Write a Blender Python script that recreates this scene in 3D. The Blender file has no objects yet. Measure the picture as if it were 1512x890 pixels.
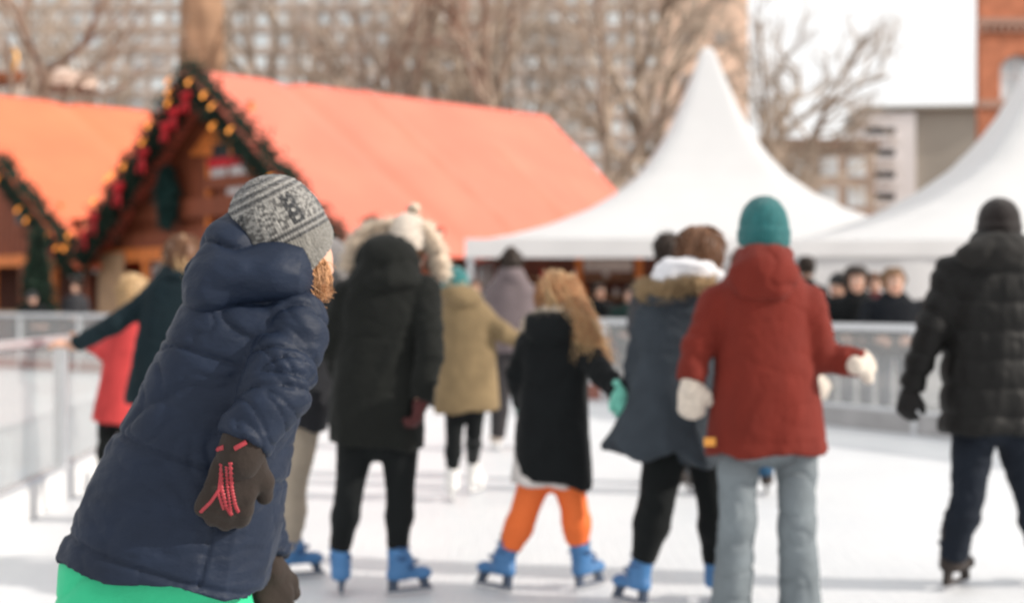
import bpy, math, random
import numpy as np
from mathutils import Vector
from mathutils.bvhtree import BVHTree

random.seed(7)
RNG = np.random.default_rng(11)
C = bpy.context.scene.collection
FPX, CX, CY, CAMZ = 2100.0, 756.0, 445.0, 1.28
A3 = lambda *v: np.array(v, dtype=np.float64)


def at(px, py, Y):
    return A3((px - CX) * Y / FPX, Y, CAMZ - (py - CY) * Y / FPX)


def nrm(v):
    v = np.asarray(v, float)
    return v / (np.linalg.norm(v) + 1e-12)


# ------------------------------------------------------------------ materials
def pmat(name, col, rough=0.7, var=0.0, vscale=3.0, bump=0.0, bscale=60.0, metal=0.0, sheen=0.0, col2=None,
         emit=None, estr=0.0, spec=0.4, coat=0.0, stretch=None, trans=0.0, attr=None, detail=4.0, crease=0.0, cscale=7.0):
    m = bpy.data.materials.new(name)
    m.use_nodes = True
    nt = m.node_tree
    b = nt.nodes['Principled BSDF']
    b.inputs['Base Color'].default_value = (*col, 1)
    b.inputs['Roughness'].default_value = rough
    b.inputs['Metallic'].default_value = metal
    b.inputs['Specular IOR Level'].default_value = spec
    b.inputs['Sheen Weight'].default_value = sheen
    b.inputs['Coat Weight'].default_value = coat
    if emit:
        b.inputs['Emission Color'].default_value = (*emit, 1)
        b.inputs['Emission Strength'].default_value = estr
    tc = nt.nodes.new('ShaderNodeTexCoord')
    mp = nt.nodes.new('ShaderNodeMapping')
    nt.links.new(tc.outputs['Object'], mp.inputs['Vector'])
    if stretch:
        mp.inputs['Scale'].default_value = stretch
    if attr:
        a = nt.nodes.new('ShaderNodeAttribute')
        a.attribute_name = attr
        nt.links.new(a.outputs['Color'], b.inputs['Base Color'])
    if var > 0 or col2:
        n = nt.nodes.new('ShaderNodeTexNoise')
        n.inputs['Scale'].default_value = vscale
        n.inputs['Detail'].default_value = 5
        nt.links.new(mp.outputs['Vector'], n.inputs['Vector'])
        r = nt.nodes.new('ShaderNodeValToRGB')
        r.color_ramp.elements[0].position = 0.3
        r.color_ramp.elements[1].position = 0.7
        c1 = tuple(max(0, c * (1 - var)) for c in col)
        c2 = col2 or tuple(min(1, c * (1 + var)) for c in col)
        r.color_ramp.elements[0].color = (*c1, 1)
        r.color_ramp.elements[1].color = (*c2, 1)
        nt.links.new(n.outputs['Fac'], r.inputs['Fac'])
        nt.links.new(r.outputs['Color'], b.inputs['Base Color'])
    if bump > 0:
        n2 = nt.nodes.new('ShaderNodeTexNoise')
        n2.inputs['Scale'].default_value = bscale
        n2.inputs['Detail'].default_value = detail
        nt.links.new(mp.outputs['Vector'], n2.inputs['Vector'])
        bp = nt.nodes.new('ShaderNodeBump')
        bp.inputs['Strength'].default_value = bump
        bp.inputs['Distance'].default_value = 0.01
        nt.links.new(n2.outputs['Fac'], bp.inputs['Height'])
        nt.links.new(bp.outputs['Normal'], b.inputs['Normal'])
    if crease > 0:
        n3 = nt.nodes.new('ShaderNodeTexNoise')
        n3.noise_type = 'RIDGED_MULTIFRACTAL'
        n3.inputs['Scale'].default_value = cscale
        n3.inputs['Detail'].default_value = 3
        n3.inputs['Distortion'].default_value = 1.2
        nt.links.new(mp.outputs['Vector'], n3.inputs['Vector'])
        b3 = nt.nodes.new('ShaderNodeBump')
        b3.invert = True
        b3.inputs['Strength'].default_value = crease
        b3.inputs['Distance'].default_value = 0.012
        nt.links.new(n3.outputs['Fac'], b3.inputs['Height'])
        if bump > 0: nt.links.new(b3.outputs['Normal'], bp.inputs['Normal'])
        else: nt.links.new(b3.outputs['Normal'], b.inputs['Normal'])
    if trans > 0:
        tr = nt.nodes.new('ShaderNodeBsdfTranslucent')
        tr.inputs['Color'].default_value = (*col, 1)
        mx = nt.nodes.new('ShaderNodeMixShader')
        mx.inputs['Fac'].default_value = trans
        out = nt.nodes['Material Output']
        nt.links.new(b.outputs['BSDF'], mx.inputs[1])
        nt.links.new(tr.outputs['BSDF'], mx.inputs[2])
        nt.links.new(mx.outputs['Shader'], out.inputs['Surface'])
    return m


def glass_mat(name, tint=(0.93, 0.95, 0.95), gloss=0.10, rough=0.05, haze=0.1):
    m = bpy.data.materials.new(name)
    m.use_nodes = True
    nt = m.node_tree
    nt.nodes.remove(nt.nodes['Principled BSDF'])
    out = nt.nodes['Material Output']
    t = nt.nodes.new('ShaderNodeBsdfTransparent')
    t.inputs['Color'].default_value = (*tint, 1)
    g = nt.nodes.new('ShaderNodeBsdfGlossy')
    g.inputs['Roughness'].default_value = rough
    dfs = nt.nodes.new('ShaderNodeBsdfDiffuse')
    dfs.inputs['Color'].default_value = (0.5, 0.49, 0.49, 1)
    m0 = nt.nodes.new('ShaderNodeMixShader')
    m0.inputs['Fac'].default_value = haze
    nt.links.new(t.outputs[0], m0.inputs[1])
    nt.links.new(dfs.outputs[0], m0.inputs[2])
    m1 = nt.nodes.new('ShaderNodeMixShader')
    m1.inputs['Fac'].default_value = gloss
    nt.links.new(m0.outputs[0], m1.inputs[1])
    nt.links.new(g.outputs[0], m1.inputs[2])
    nt.links.new(m1.outputs[0], out.inputs['Surface'])
    return m


def fabric(name, col, kind='wool'):
    if kind == 'nylon':
        return pmat(name, col, rough=0.5, var=0.06, vscale=9, bump=0.25, bscale=22, spec=0.35, detail=6)
    if kind == 'knit':
        return pmat(name, col, rough=0.9, var=0.18, vscale=60, bump=0.7, bscale=130, sheen=0.3, spec=0.2)
    if kind == 'denim':
        return pmat(name, col, rough=0.85, var=0.18, vscale=7, bump=0.3, bscale=60, spec=0.2, crease=.4, cscale=6)
    return pmat(name, col, rough=0.85, var=0.16, vscale=8, bump=0.45, bscale=38, sheen=0.05, spec=0.18, crease=.3, cscale=5)


# ------------------------------------------------------------------ objects
def tag(o, label=None, cat=None, group=None, kind=None):
    if label: o['label'] = label
    if cat: o['category'] = cat
    if group: o['group'] = group
    if kind: o['kind'] = kind
    return o


def empty(name, loc=(0, 0, 0), rz=0.0):
    o = bpy.data.objects.new(name, None)
    o.empty_display_size = 0.2
    C.objects.link(o)
    o.location = loc
    o.rotation_euler = (0, 0, rz)
    return o


def mk(name, V, F, mat, parent=None, smooth=True, mats=None, midx=None):
    me = bpy.data.meshes.new(name)
    me.from_pydata([tuple(v) for v in np.asarray(V, float).tolist()], [], F.tolist() if isinstance(F, np.ndarray) else F)
    if mats:
        for m in mats: me.materials.append(m)
        if midx is not None: me.polygons.foreach_set('material_index', np.asarray(midx, np.int32))
    elif mat:
        me.materials.append(mat)
    if smooth:
        me.polygons.foreach_set('use_smooth', np.ones(len(me.polygons), bool))
    me.update()
    o = bpy.data.objects.new(name, me)
    C.objects.link(o)
    if parent is not None: o.parent = parent
    return o


class MB:
    def __init__(s): s.V, s.F, s.n = [], [], 0

    def add(s, V, F):
        V = np.asarray(V, float).reshape(-1, 3)
        s.F += [tuple(int(i) + s.n for i in f) for f in (F.tolist() if isinstance(F, np.ndarray) else F)]
        s.V.append(V)
        s.n += len(V)
        return s

    def box(s, x0, x1, y0, y1, z0, z1):
        V = [(x, y, z) for z in (z0, z1) for y in (y0, y1) for x in (x0, x1)]
        return s.add(V, [(0, 2, 3, 1), (4, 5, 7, 6), (0, 1, 5, 4), (2, 6, 7, 3), (0, 4, 6, 2), (1, 3, 7, 5)])

    def bar(s, a, b, w, h, up=(0, 0, 1)):
        a, b = np.asarray(a, float), np.asarray(b, float)
        t = nrm(b - a)
        sd = np.cross(t, up)
        if np.linalg.norm(sd) < 1e-6: sd = np.cross(t, (0, 1, 0))
        sd = nrm(sd)
        u = np.cross(sd, t)
        V = []
        for p in (a, b):
            for (i, j) in ((-1, -1), (1, -1), (1, 1), (-1, 1)):
                V.append(p + sd * i * w / 2 + u * j * h / 2)
        return s.add(V, [(0, 1, 2, 3), (7, 6, 5, 4), (0, 4, 5, 1), (1, 5, 6, 2), (2, 6, 7, 3), (3, 7, 4, 0)])

    def prism(s, pts, a, b):  # polygon pts (3D) extruded by vector from a to b
        pts = np.asarray(pts, float)
        n = len(pts)
        V = np.vstack([pts + np.asarray(a, float), pts + np.asarray(b, float)])
        F = [tuple(range(n))[::-1], tuple(range(n, 2 * n))]
        F += [(i, (i + 1) % n, n + (i + 1) % n, n + i) for i in range(n)]
        return s.add(V, F)

    def tube(s, P, R, sides=8):
        V, F = tubes(np.asarray(P, float)[None], np.asarray(R, float)[None], sides)
        return s.add(V, F)

    def ball(s, c, r, nu=12, nv=8, sc=(1, 1, 1)):
        V, F = [], []
        for j in range(nv + 1):
            ph = math.pi * j / nv
            for i in range(nu):
                th = 2 * math.pi * i / nu
                V.append((c[0] + r * sc[0] * math.sin(ph) * math.cos(th), c[1] + r * sc[1] * math.sin(ph) * math.sin(th), c[2] + r * sc[2] * math.cos(ph)))
        for j in range(nv):
            for i in range(nu):
                F.append((j * nu + i, (j + 1) * nu + i, (j + 1) * nu + (i + 1) % nu, j * nu + (i + 1) % nu))
        return s.add(V, F)

    def build(s, name, mat, parent=None, smooth=False):
        return mk(name, np.vstack(s.V), s.F, mat, parent, smooth)


def tubes(P, R, sides=4, cap=True):
    """P (N,K,3), R (N,K) -> V,F of N tapered tubes."""
    P, R = np.asarray(P, float), np.asarray(R, float)
    N, K, _ = P.shape
    T = np.gradient(P, axis=1)
    T /= np.linalg.norm(T, axis=2, keepdims=True) + 1e-9
    ref = np.zeros((N, 1, 3))
    dom = np.abs(T.mean(1))
    ref[np.arange(N), 0, dom.argmin(1)] = 1
    U = np.cross(T, ref)
    U /= np.linalg.norm(U, axis=2, keepdims=True) + 1e-9
    W = np.cross(T, U)
    a = np.arange(sides) * 2 * math.pi / sides
    V = P[:, :, None] + R[:, :, None, None] * (U[:, :, None] * np.cos(a)[None, None, :, None] + W[:, :, None] * np.sin(a)[None, None, :, None])
    idx = np.arange(N * K * sides).reshape(N, K, sides)
    nx = np.roll(idx, -1, axis=2)
    F = np.stack([idx[:, :-1], nx[:, :-1], nx[:, 1:], idx[:, 1:]], -1).reshape(-1, 4)
    F = F.tolist()
    if cap:
        F += idx[:, 0, ::-1].tolist() + idx[:, -1].tolist()
    return V.reshape(-1, 3), F


def spikes(base, tip, r):
    """thin three-sided cones."""
    base, tip = np.asarray(base, float), np.asarray(tip, float)
    N = len(base)
    d = tip - base
    d /= np.linalg.norm(d, axis=1, keepdims=True) + 1e-9
    ref = np.zeros((N, 3))
    ref[np.arange(N), np.abs(d).argmin(1)] = 1
    u = np.cross(d, ref)
    u /= np.linalg.norm(u, axis=1, keepdims=True)
    w = np.cross(d, u)
    r = np.broadcast_to(np.asarray(r, float), (N,))[:, None]
    V = np.stack([base + u * r, base - u * r * .5 + w * r * .87, base - u * r * .5 - w * r * .87, tip], 1).reshape(-1, 3)
    i = np.arange(N)[:, None] * 4
    F = np.concatenate([i + A3(0, 1, 3).astype(int), i + A3(1, 2, 3).astype(int), i + A3(2, 0, 3).astype(int)], 0)
    return V, F


# ------------------------------------------------------------------ noise
def _h(i, j, k):
    h = (i * 374761393 + j * 668265263 + k * 1274126177) & 0xFFFFFFFF
    h = ((h ^ (h >> 13)) * 1103515245) & 0xFFFFFFFF
    return ((h ^ (h >> 16)) & 0xFFFF) / 65535.0


def vnoise(P):
    P = np.asarray(P, float)
    I = np.floor(P).astype(np.int64)
    f = P - I
    u = f * f * (3 - 2 * f)
    r = 0
    for a in (0, 1):
        for b in (0, 1):
            for c in (0, 1):
                w = (u[:, 0] if a else 1 - u[:, 0]) * (u[:, 1] if b else 1 - u[:, 1]) * (u[:, 2] if c else 1 - u[:, 2])
                r = r + w * _h(I[:, 0] + a, I[:, 1] + b, I[:, 2] + c)
    return r


def fbm(P, o=3):
    r, a, t = 0, 1.0, 0
    for _ in range(o):
        r = r + a * vnoise(P)
        t += a
        a *= 0.5
        P = P * 2.03 + 17.3
    return r / t - 0.5


def ridge(P):
    return 1 - np.abs(2 * vnoise(P) - 1) ** 0.8


def crumple(P, seed=0.0, sharp=5):
    """thin valleys between soft swellings, as in creased cloth."""
    P = np.asarray(P, float)
    wq = np.stack([vnoise(P * .7 + seed + 5), vnoise(P * .7 + seed + 31), vnoise(P * .7 + seed + 57)], 1) - .5
    n = vnoise(P + wq * 1.6 + seed)
    v = 1 - np.abs(2 * n - 1)
    return .45 - v ** (sharp * 1.6) * 1.0 - .15 * v


# ------------------------------------------------------------------ implicit shapes
def smin(a, b, k):
    if k <= 0: return np.minimum(a, b)
    h = np.maximum(k - np.abs(a - b), 0) / k
    return np.minimum(a, b) - h * h * k * 0.25


def cone(a, b, ra, rb):
    a, b = np.asarray(a, float), np.asarray(b, float)
    ab = b - a
    L2 = max(ab @ ab, 1e-9)

    def f(P):
        t = np.clip(((P - a) @ ab) / L2, 0, 1)
        return np.linalg.norm(P - a - t[:, None] * ab, axis=1) - (ra + (rb - ra) * t)
    f.bb = (np.minimum(a - ra, b - rb), np.maximum(a + ra, b + rb))
    return f


def ell(c, r, ax=None):
    c, r = np.asarray(c, float), np.asarray(r, float)
    M = np.eye(3) if ax is None else np.array([nrm(v) for v in ax])

    def f(P):
        q = (P - c) @ M.T
        k0 = np.linalg.norm(q / r, axis=1)
        k1 = np.linalg.norm(q / (r * r), axis=1) + 1e-9
        return k0 * (k0 - 1) / k1
    e = np.sqrt(((M * r[:, None]) ** 2).sum(0))
    f.bb = (c - e, c + e)
    return f


def union(fs, k):
    def f(P):
        d = fs[0](P)
        for g in fs[1:]: d = smin(d, g(P), k)
        return d
    f.bb = (np.min([g.bb[0] for g in fs], 0), np.max([g.bb[1] for g in fs], 0))
    return f


def stack(secs, side=(1, 0, 0), p=2.3, wav=0.0, hollow=0.06, cut=True, tilt=0.0):
    """lofted elliptical sections: secs = [(centre, rx, ry)], first = top, last = flat hem."""
    c = np.array([s[0] for s in secs], float)
    rx = np.array([s[1] for s in secs], float)
    ry = np.array([s[2] for s in secs], float)
    n = nrm(c[-1] - c[0])
    si = (c - c[0]) @ n
    L = si[-1]
    sd = np.asarray(side, float)
    sd = nrm(sd - (sd @ n) * n)
    v = np.cross(n, sd)
    S = np.linspace(0, L, 80)

    def sm(a):
        a = np.interp(S, si, a)
        pad = np.pad(a, 8, mode='reflect', reflect_type='odd')
        return np.convolve(pad, np.hanning(19)[1:-1] / np.hanning(19)[1:-1].sum(), mode='same')[8:-8]
    cs = np.stack([sm(c[:, i]) for i in range(3)], 1)
    rxs, rys = sm(rx), sm(ry)

    def f(P):
        s = (P - c[0]) @ n
        sc = np.clip(s, 0, L)
        ctr = np.stack([np.interp(sc, S, cs[:, i]) for i in range(3)], 1)
        a, b = np.interp(sc, S, rxs), np.interp(sc, S, rys)
        q = P - ctr
        u, w = q @ sd / a, q @ v / b
        e = (np.abs(u) ** p + np.abs(w) ** p) ** (1 / p)
        m = np.minimum(a, b)
        ov = np.where(s < 0, s / (0.7 * m), 0)
        e = np.sqrt(e * e + ov * ov)
        d = (e - 1) * m
        if cut:
            ss = s + (wav * np.sin(np.arctan2(w, u) * 5 + 1) if wav else 0) - tilt * (q @ sd)
            d = np.maximum(d, ss - L)
            if hollow: d = np.maximum(d, -np.maximum(d + 0.022, (L - hollow) - ss))
        return d
    f.bb = ((c - np.maximum(rx, ry)[:, None] * 1.05).min(0) - 0.02, (c + np.maximum(rx, ry)[:, None] * 1.05).max(0) + 0.02)
    f.n, f.sd, f.v, f.c0, f.L = n, sd, v, c[0], L
    return f


def nets(f, h, bb=None, pad=0.03):
    lo, hi = bb or f.bb
    lo = np.asarray(lo) - pad - h * 2
    hi = np.asarray(hi) + pad + h * 2
    n = np.ceil((hi - lo) / h).astype(int) + 1
    xs = [lo[i] + h * np.arange(n[i]) for i in range(3)]
    D = np.empty(n, np.float64)
    # coarse pass tells which slabs can hold the surface
    YY, ZZ = np.meshgrid(xs[1], xs[2], indexing='ij')
    step = max(1, int(60000 / YY.size))
    for i in range(0, n[0], step):
        xx = xs[0][i:i + step]
        P = np.empty((len(xx),) + YY.shape + (3,))
        P[..., 0] = xx[:, None, None]
        P[..., 1] = YY
        P[..., 2] = ZZ
        D[i:i + step] = f(P.reshape(-1, 3)).reshape(len(xx), *YY.shape)
    ins = D < 0
    cnt = np.zeros(n - 1, np.int8)
    for a in (0, 1):
        for b in (0, 1):
            for c in (0, 1):
                cnt += ins[a:n[0] - 1 + a, b:n[1] - 1 + b, c:n[2] - 1 + c]
    act = (cnt > 0) & (cnt < 8)
    idx = -np.ones(n - 1, np.int64)
    ci = np.argwhere(act)
    idx[act] = np.arange(len(ci))
    acc = np.zeros((len(ci), 3))
    num = np.zeros(len(ci))
    off = [(a, b, c) for a in (0, 1) for b in (0, 1) for c in (0, 1)]
    for o in off:
        for ax in range(3):
            if o[ax]: continue
            o2 = list(o)
            o2[ax] = 1
            d0 = D[ci[:, 0] + o[0], ci[:, 1] + o[1], ci[:, 2] + o[2]]
            d1 = D[ci[:, 0] + o2[0], ci[:, 1] + o2[1], ci[:, 2] + o2[2]]
            m = (d0 < 0) != (d1 < 0)
            t = np.where(m, d0 / np.where(m, d0 - d1, 1), 0)
            pt = np.tile(np.asarray(o, float), (len(ci), 1))
            pt[:, ax] = t
            acc += pt * m[:, None]
            num += m
    V = lo + h * (ci + acc / num[:, None])
    F = []
    for ax in range(3):
        b, c = (ax + 1) % 3, (ax + 2) % 3
        s0 = [slice(None)] * 3
        s1 = [slice(None)] * 3
        s0[ax] = slice(0, -1)
        s1[ax] = slice(1, None)
        ch = ins[tuple(s0)] != ins[tuple(s1)]
        e = np.argwhere(ch)
        e = e[(e[:, b] > 0) & (e[:, c] > 0) & (e[:, b] < n[b] - 1) & (e[:, c] < n[c] - 1)]
        flip = ins[e[:, 0], e[:, 1], e[:, 2]]

        def cell(db, dc):
            q = e.copy()
            q[:, b] -= db
            q[:, c] -= dc
            return idx[q[:, 0], q[:, 1], q[:, 2]]
        Q = np.stack([cell(1, 1), cell(0, 1), cell(0, 0), cell(1, 0)], 1)
        Q[~flip] = Q[~flip][:, ::-1]
        F.append(Q)
    F = np.vstack(F)
    return V, F


def vnormals(V, F):
    N = np.zeros_like(V)
    fn = np.cross(V[F[:, 2]] - V[F[:, 0]], V[F[:, 3]] - V[F[:, 1]])
    for i in range(4): np.add.at(N, F[:, i], fn)
    return N / (np.linalg.norm(N, axis=1, keepdims=True) + 1e-12)


def solid(name, f, h, mat, parent, disp=None, bb=None):
    V, F = nets(f, h, bb)
    if disp is not None:
        N = vnormals(V, F)
        V = V + N * disp(V)[:, None]
    return mk(name, V, F, mat, parent)


# ------------------------------------------------------------------ people
def head_parts(s):
    """head in its own frame: x right, y towards the face, z up; height about 0.23*s."""
    g = lambda *v: np.array(v) * s
    base = union([ell(g(0, -.012, .03), g(.077, .097, .087)), ell(g(0, .028, -.045), g(.059, .066, .074))], .035 * s)
    sock = [ell(g(x, .1, .014), g(.019, .014, .013)) for x in (-.032, .032)]
    add = [cone(g(0, .088, .014), g(0, .11, -.026), .008 * s, .0135 * s), ell(g(0, .088, -.062), g(.025, .012, .011)),
           ell(g(0, .078, -.098), g(.022, .018, .017)), ell(g(0, .085, .036), g(.045, .014, .009)),
           ell(g(-.079, -.008, .0), g(.011, .02, .031)), ell(g(.079, -.008, .0), g(.011, .02, .031))]
    nk = cone(g(0, -.02, -.04), g(0, -.03, -.085), .052 * s, .054 * s)

    def f(P):
        d = base(P)
        for q in sock: d = -smin(-d, q(P), .012 * s)
        for q in add: d = smin(d, q(P), .012 * s)
        return smin(d, nk(P), .03 * s)
    f.bb = (g(-.095, -.115, -.15), g(.095, .13, .125))
    return f


def frame(yaw, up=(0, 0, 1), pitch=0):
    """rows: right, forward, up. yaw 0 looks away from the camera, 90 to the right, 180 at the camera."""
    y = math.radians(yaw)
    u = nrm(up)
    fw = A3(math.sin(y), math.cos(y), math.sin(math.radians(pitch)))
    fw = nrm(fw - (fw @ u) * u)
    return np.array([np.cross(fw, u), fw, u])


SKINS = {}


def skin(tone='fair'):
    if not SKINS:
        SKINS['fair'] = pmat('skin_fair', (.62, .36, .26), .55, var=.08, vscale=25, bump=.1, bscale=180, spec=.35)
        SKINS['warm'] = pmat('skin_warm', (.50, .27, .18), .55, var=.08, vscale=25, bump=.1, bscale=180, spec=.35)
        SKINS['eye'] = pmat('eye_white', (.75, .73, .7), .25)
        SKINS['iris'] = pmat('iris_brown', (.05, .03, .02), .2)
        SKINS['lip'] = pmat('lip', (.45, .16, .13), .45, var=.05)
    return SKINS[tone]


def hand_sdf(size, infl, curl, thumb, spread=0.1, mitten=False):
    """hand: wrist at origin, fingers along +z, back of hand +y, thumb on side thumb*(+x)."""
    g = lambda *v: np.array(v) * size
    fs = [ell(g(0, 0, .05), g(.042, .017, .055)), ell(g(.018 * thumb, -.006, .03), g(.022, .016, .033)), cone(g(0, 0, -.035), g(0, 0, .02), .028 * size, .031 * size)]
    fr = 1.5 if mitten else 1.0
    for k, (x, L) in enumerate(((-.032, .062), (-.011, .074), (.011, .079), (.032, .07))):
        x *= thumb
        L *= (0.9 if mitten else 1)
        p = g(x * (.8 if mitten else 1), 0.002, .088 - abs(x) * .25)
        a = 0.15
        sp = (x / .032) * spread
        for j, (q, r0, r1) in enumerate(((.45, .0105, .0095), (.32, .0095, .0088), (.23, .0088, .0075))):
            a += curl * (0.55 if j == 0 else 1)
            dv = A3(math.sin(sp) * math.cos(a), -math.sin(a), math.cos(a) * math.cos(sp))
            e = p + dv * L * q * size
            fs.append(cone(p, e, r0 * size * fr, r1 * size * fr))
            p = e
    t0 = g(.03 * thumb, -.004, .022)
    t1 = t0 + g(.026 * thumb, -.012, .030)
    t2 = t1 + g(.012 * thumb, -.010, .028)
    fs += [cone(t0, t1, .0155 * size, .013 * size), cone(t1, t2, .0125 * size, .0095 * size)]
    u = union(fs, .011 * size)
    f = lambda P: u(P) - infl
    f.bb = (u.bb[0] - infl, u.bb[1] + infl)
    return f


def place(V, M, o):
    return np.asarray(V) @ np.asarray(M) + np.asarray(o)


_HC = {}


def hand_mesh(size, infl, curl, thumb, h, mitten):
    k = (round(size, 3), infl, curl, thumb, h, mitten)
    if k not in _HC: _HC[k] = nets(hand_sdf(size, infl, curl, thumb, mitten=mitten), h, pad=.005)
    return _HC[k]


def hand_frame(direction, back):
    z = nrm(direction)
    b = np.asarray(back, float)
    y = nrm(b - (b @ z) * z)
    return np.array([np.cross(y, z), y, z])


MET = {}


def skate_meshes(h):
    """boot shell, liner cuff, straps, blade holder, blade; toe +y, ground z=0, ankle at (0,-.03,.2)."""
    if h in _HC: return _HC[h]
    foot = union([ell((0, -.045, .105), (.04, .06, .045)), ell((0, .035, .108), (.041, .09, .034)), ell((0, .095, .105), (.042, .05, .033))], .03)
    shaft = union([cone((0, -.045, .12), (0, -.05, .255), .047, .052), ell((0, -.015, .17), (.045, .055, .07))], .03)

    def boot(P):
        d = smin(foot(P), shaft(P), .03)
        d = np.maximum(d, .084 - P[:, 2])
        d = np.maximum(d, P[:, 2] - .262 - P[:, 1] * .15)
        return d
    boot.bb = (A3(-.06, -.12, .05), A3(.06, .18, .28))
    B = nets(boot, h)
    cuff = nets(union([cone((0, -.05, .25), (0, -.05, .285), .047, .05)], .01), h)
    st = MB()
    for (y, z, r, tilt) in ((.0, .235, .051, .25), (-.005, .185, .054, .2), (.05, .14, .047, -.75)):
        a = np.linspace(-2.0, 2.0, 14)
        ctr = A3(0, y - .045, z)
        P = np.stack([np.sin(a) * r, ctr[1] + np.cos(a) * (r + .012), ctr[2] - np.cos(a) * r * tilt * .5 + .02], 1)
        st.tube(P, np.full(14, .0065), 6)
        st.box(r - .008, r + .006, ctr[1] - .010, ctr[1] + .018, z + .002, z + .022)
    ho = MB()
    ho.prism([(-.013, -.095, .095), (-.013, -.045, .095), (-.013, -.05, .03), (-.013, -.095, .03)], (0, 0, 0), (.026, 0, 0))
    ho.prism([(-.013, .065, .092), (-.013, .12, .092), (-.013, .135, .03), (-.013, .095, .03)], (0, 0, 0), (.026, 0, 0))
    ho.bar((0, -.1, .03), (0, .15, .03), .014, .014)
    bl = MB()
    bl.prism([(-.0025, -.115, .026), (-.0025, .15, .026), (-.0025, .165, .02), (-.0025, .15, .004), (-.0025, .12, 0), (-.0025, -.1, 0), (-.0025, -.115, .01)], (0, 0, 0), (.005, 0, 0))
    _HC[h] = (B, cuff, (np.vstack(st.V), st.F), (np.vstack(ho.V), ho.F), (np.vstack(bl.V), bl.F))
    return _HC[h]


def add_skate(parent, ankle, yaw, h, mats, roll=0, lift=0.0, pitch=0, scale=.84):
    B, cuff, st, ho, bl = skate_meshes(h)
    y, r, p = math.radians(yaw), math.radians(roll), math.radians(pitch)
    Rz = np.array([[math.cos(y), math.sin(y), 0], [-math.sin(y), math.cos(y), 0], [0, 0, 1]])
    Ry = np.array([[math.cos(r), 0, math.sin(r)], [0, 1, 0], [-math.sin(r), 0, math.cos(r)]])
    Rx = np.array([[1, 0, 0], [0, math.cos(p), -math.sin(p)], [0, math.sin(p), math.cos(p)]])
    M = (Rz @ Ry @ Rx).T * scale
    T = lambda V: np.asarray(V) @ M
    a = T(A3(0, -.05, .27)[None])[0]
    off = A3(ankle[0] - a[0], ankle[1] - a[1], 0)
    off[2] = lift - T(np.asarray(bl[0]))[:, 2].min() + .003
    b = mk('skate', T(B[0]) + off, B[1], mats['shell'], parent)
    mk('liner', T(cuff[0]) + off, cuff[1], mats['liner'], b)
    mk('strap', T(st[0]) + off, st[1], mats['strap'], b)
    mk('blade_holder', T(ho[0]) + off, ho[1], mats['holder'], b, smooth=False)
    mk('blade', T(bl[0]) + off, bl[1], mats['steel'], b, smooth=False)
    return a + off


def limb_rings(P, a, b, fr, seed):
    ax = nrm(np.asarray(b) - np.asarray(a))
    ref = nrm(np.cross(ax, (.3, .8, .5)))
    r2 = np.cross(ax, ref)
    q = P - np.asarray(a)
    return ridge(np.stack([q @ ax * fr, q @ ref * fr * .28 + q @ ax * fr * .35, q @ r2 * fr * .28], 1) + seed)


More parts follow.
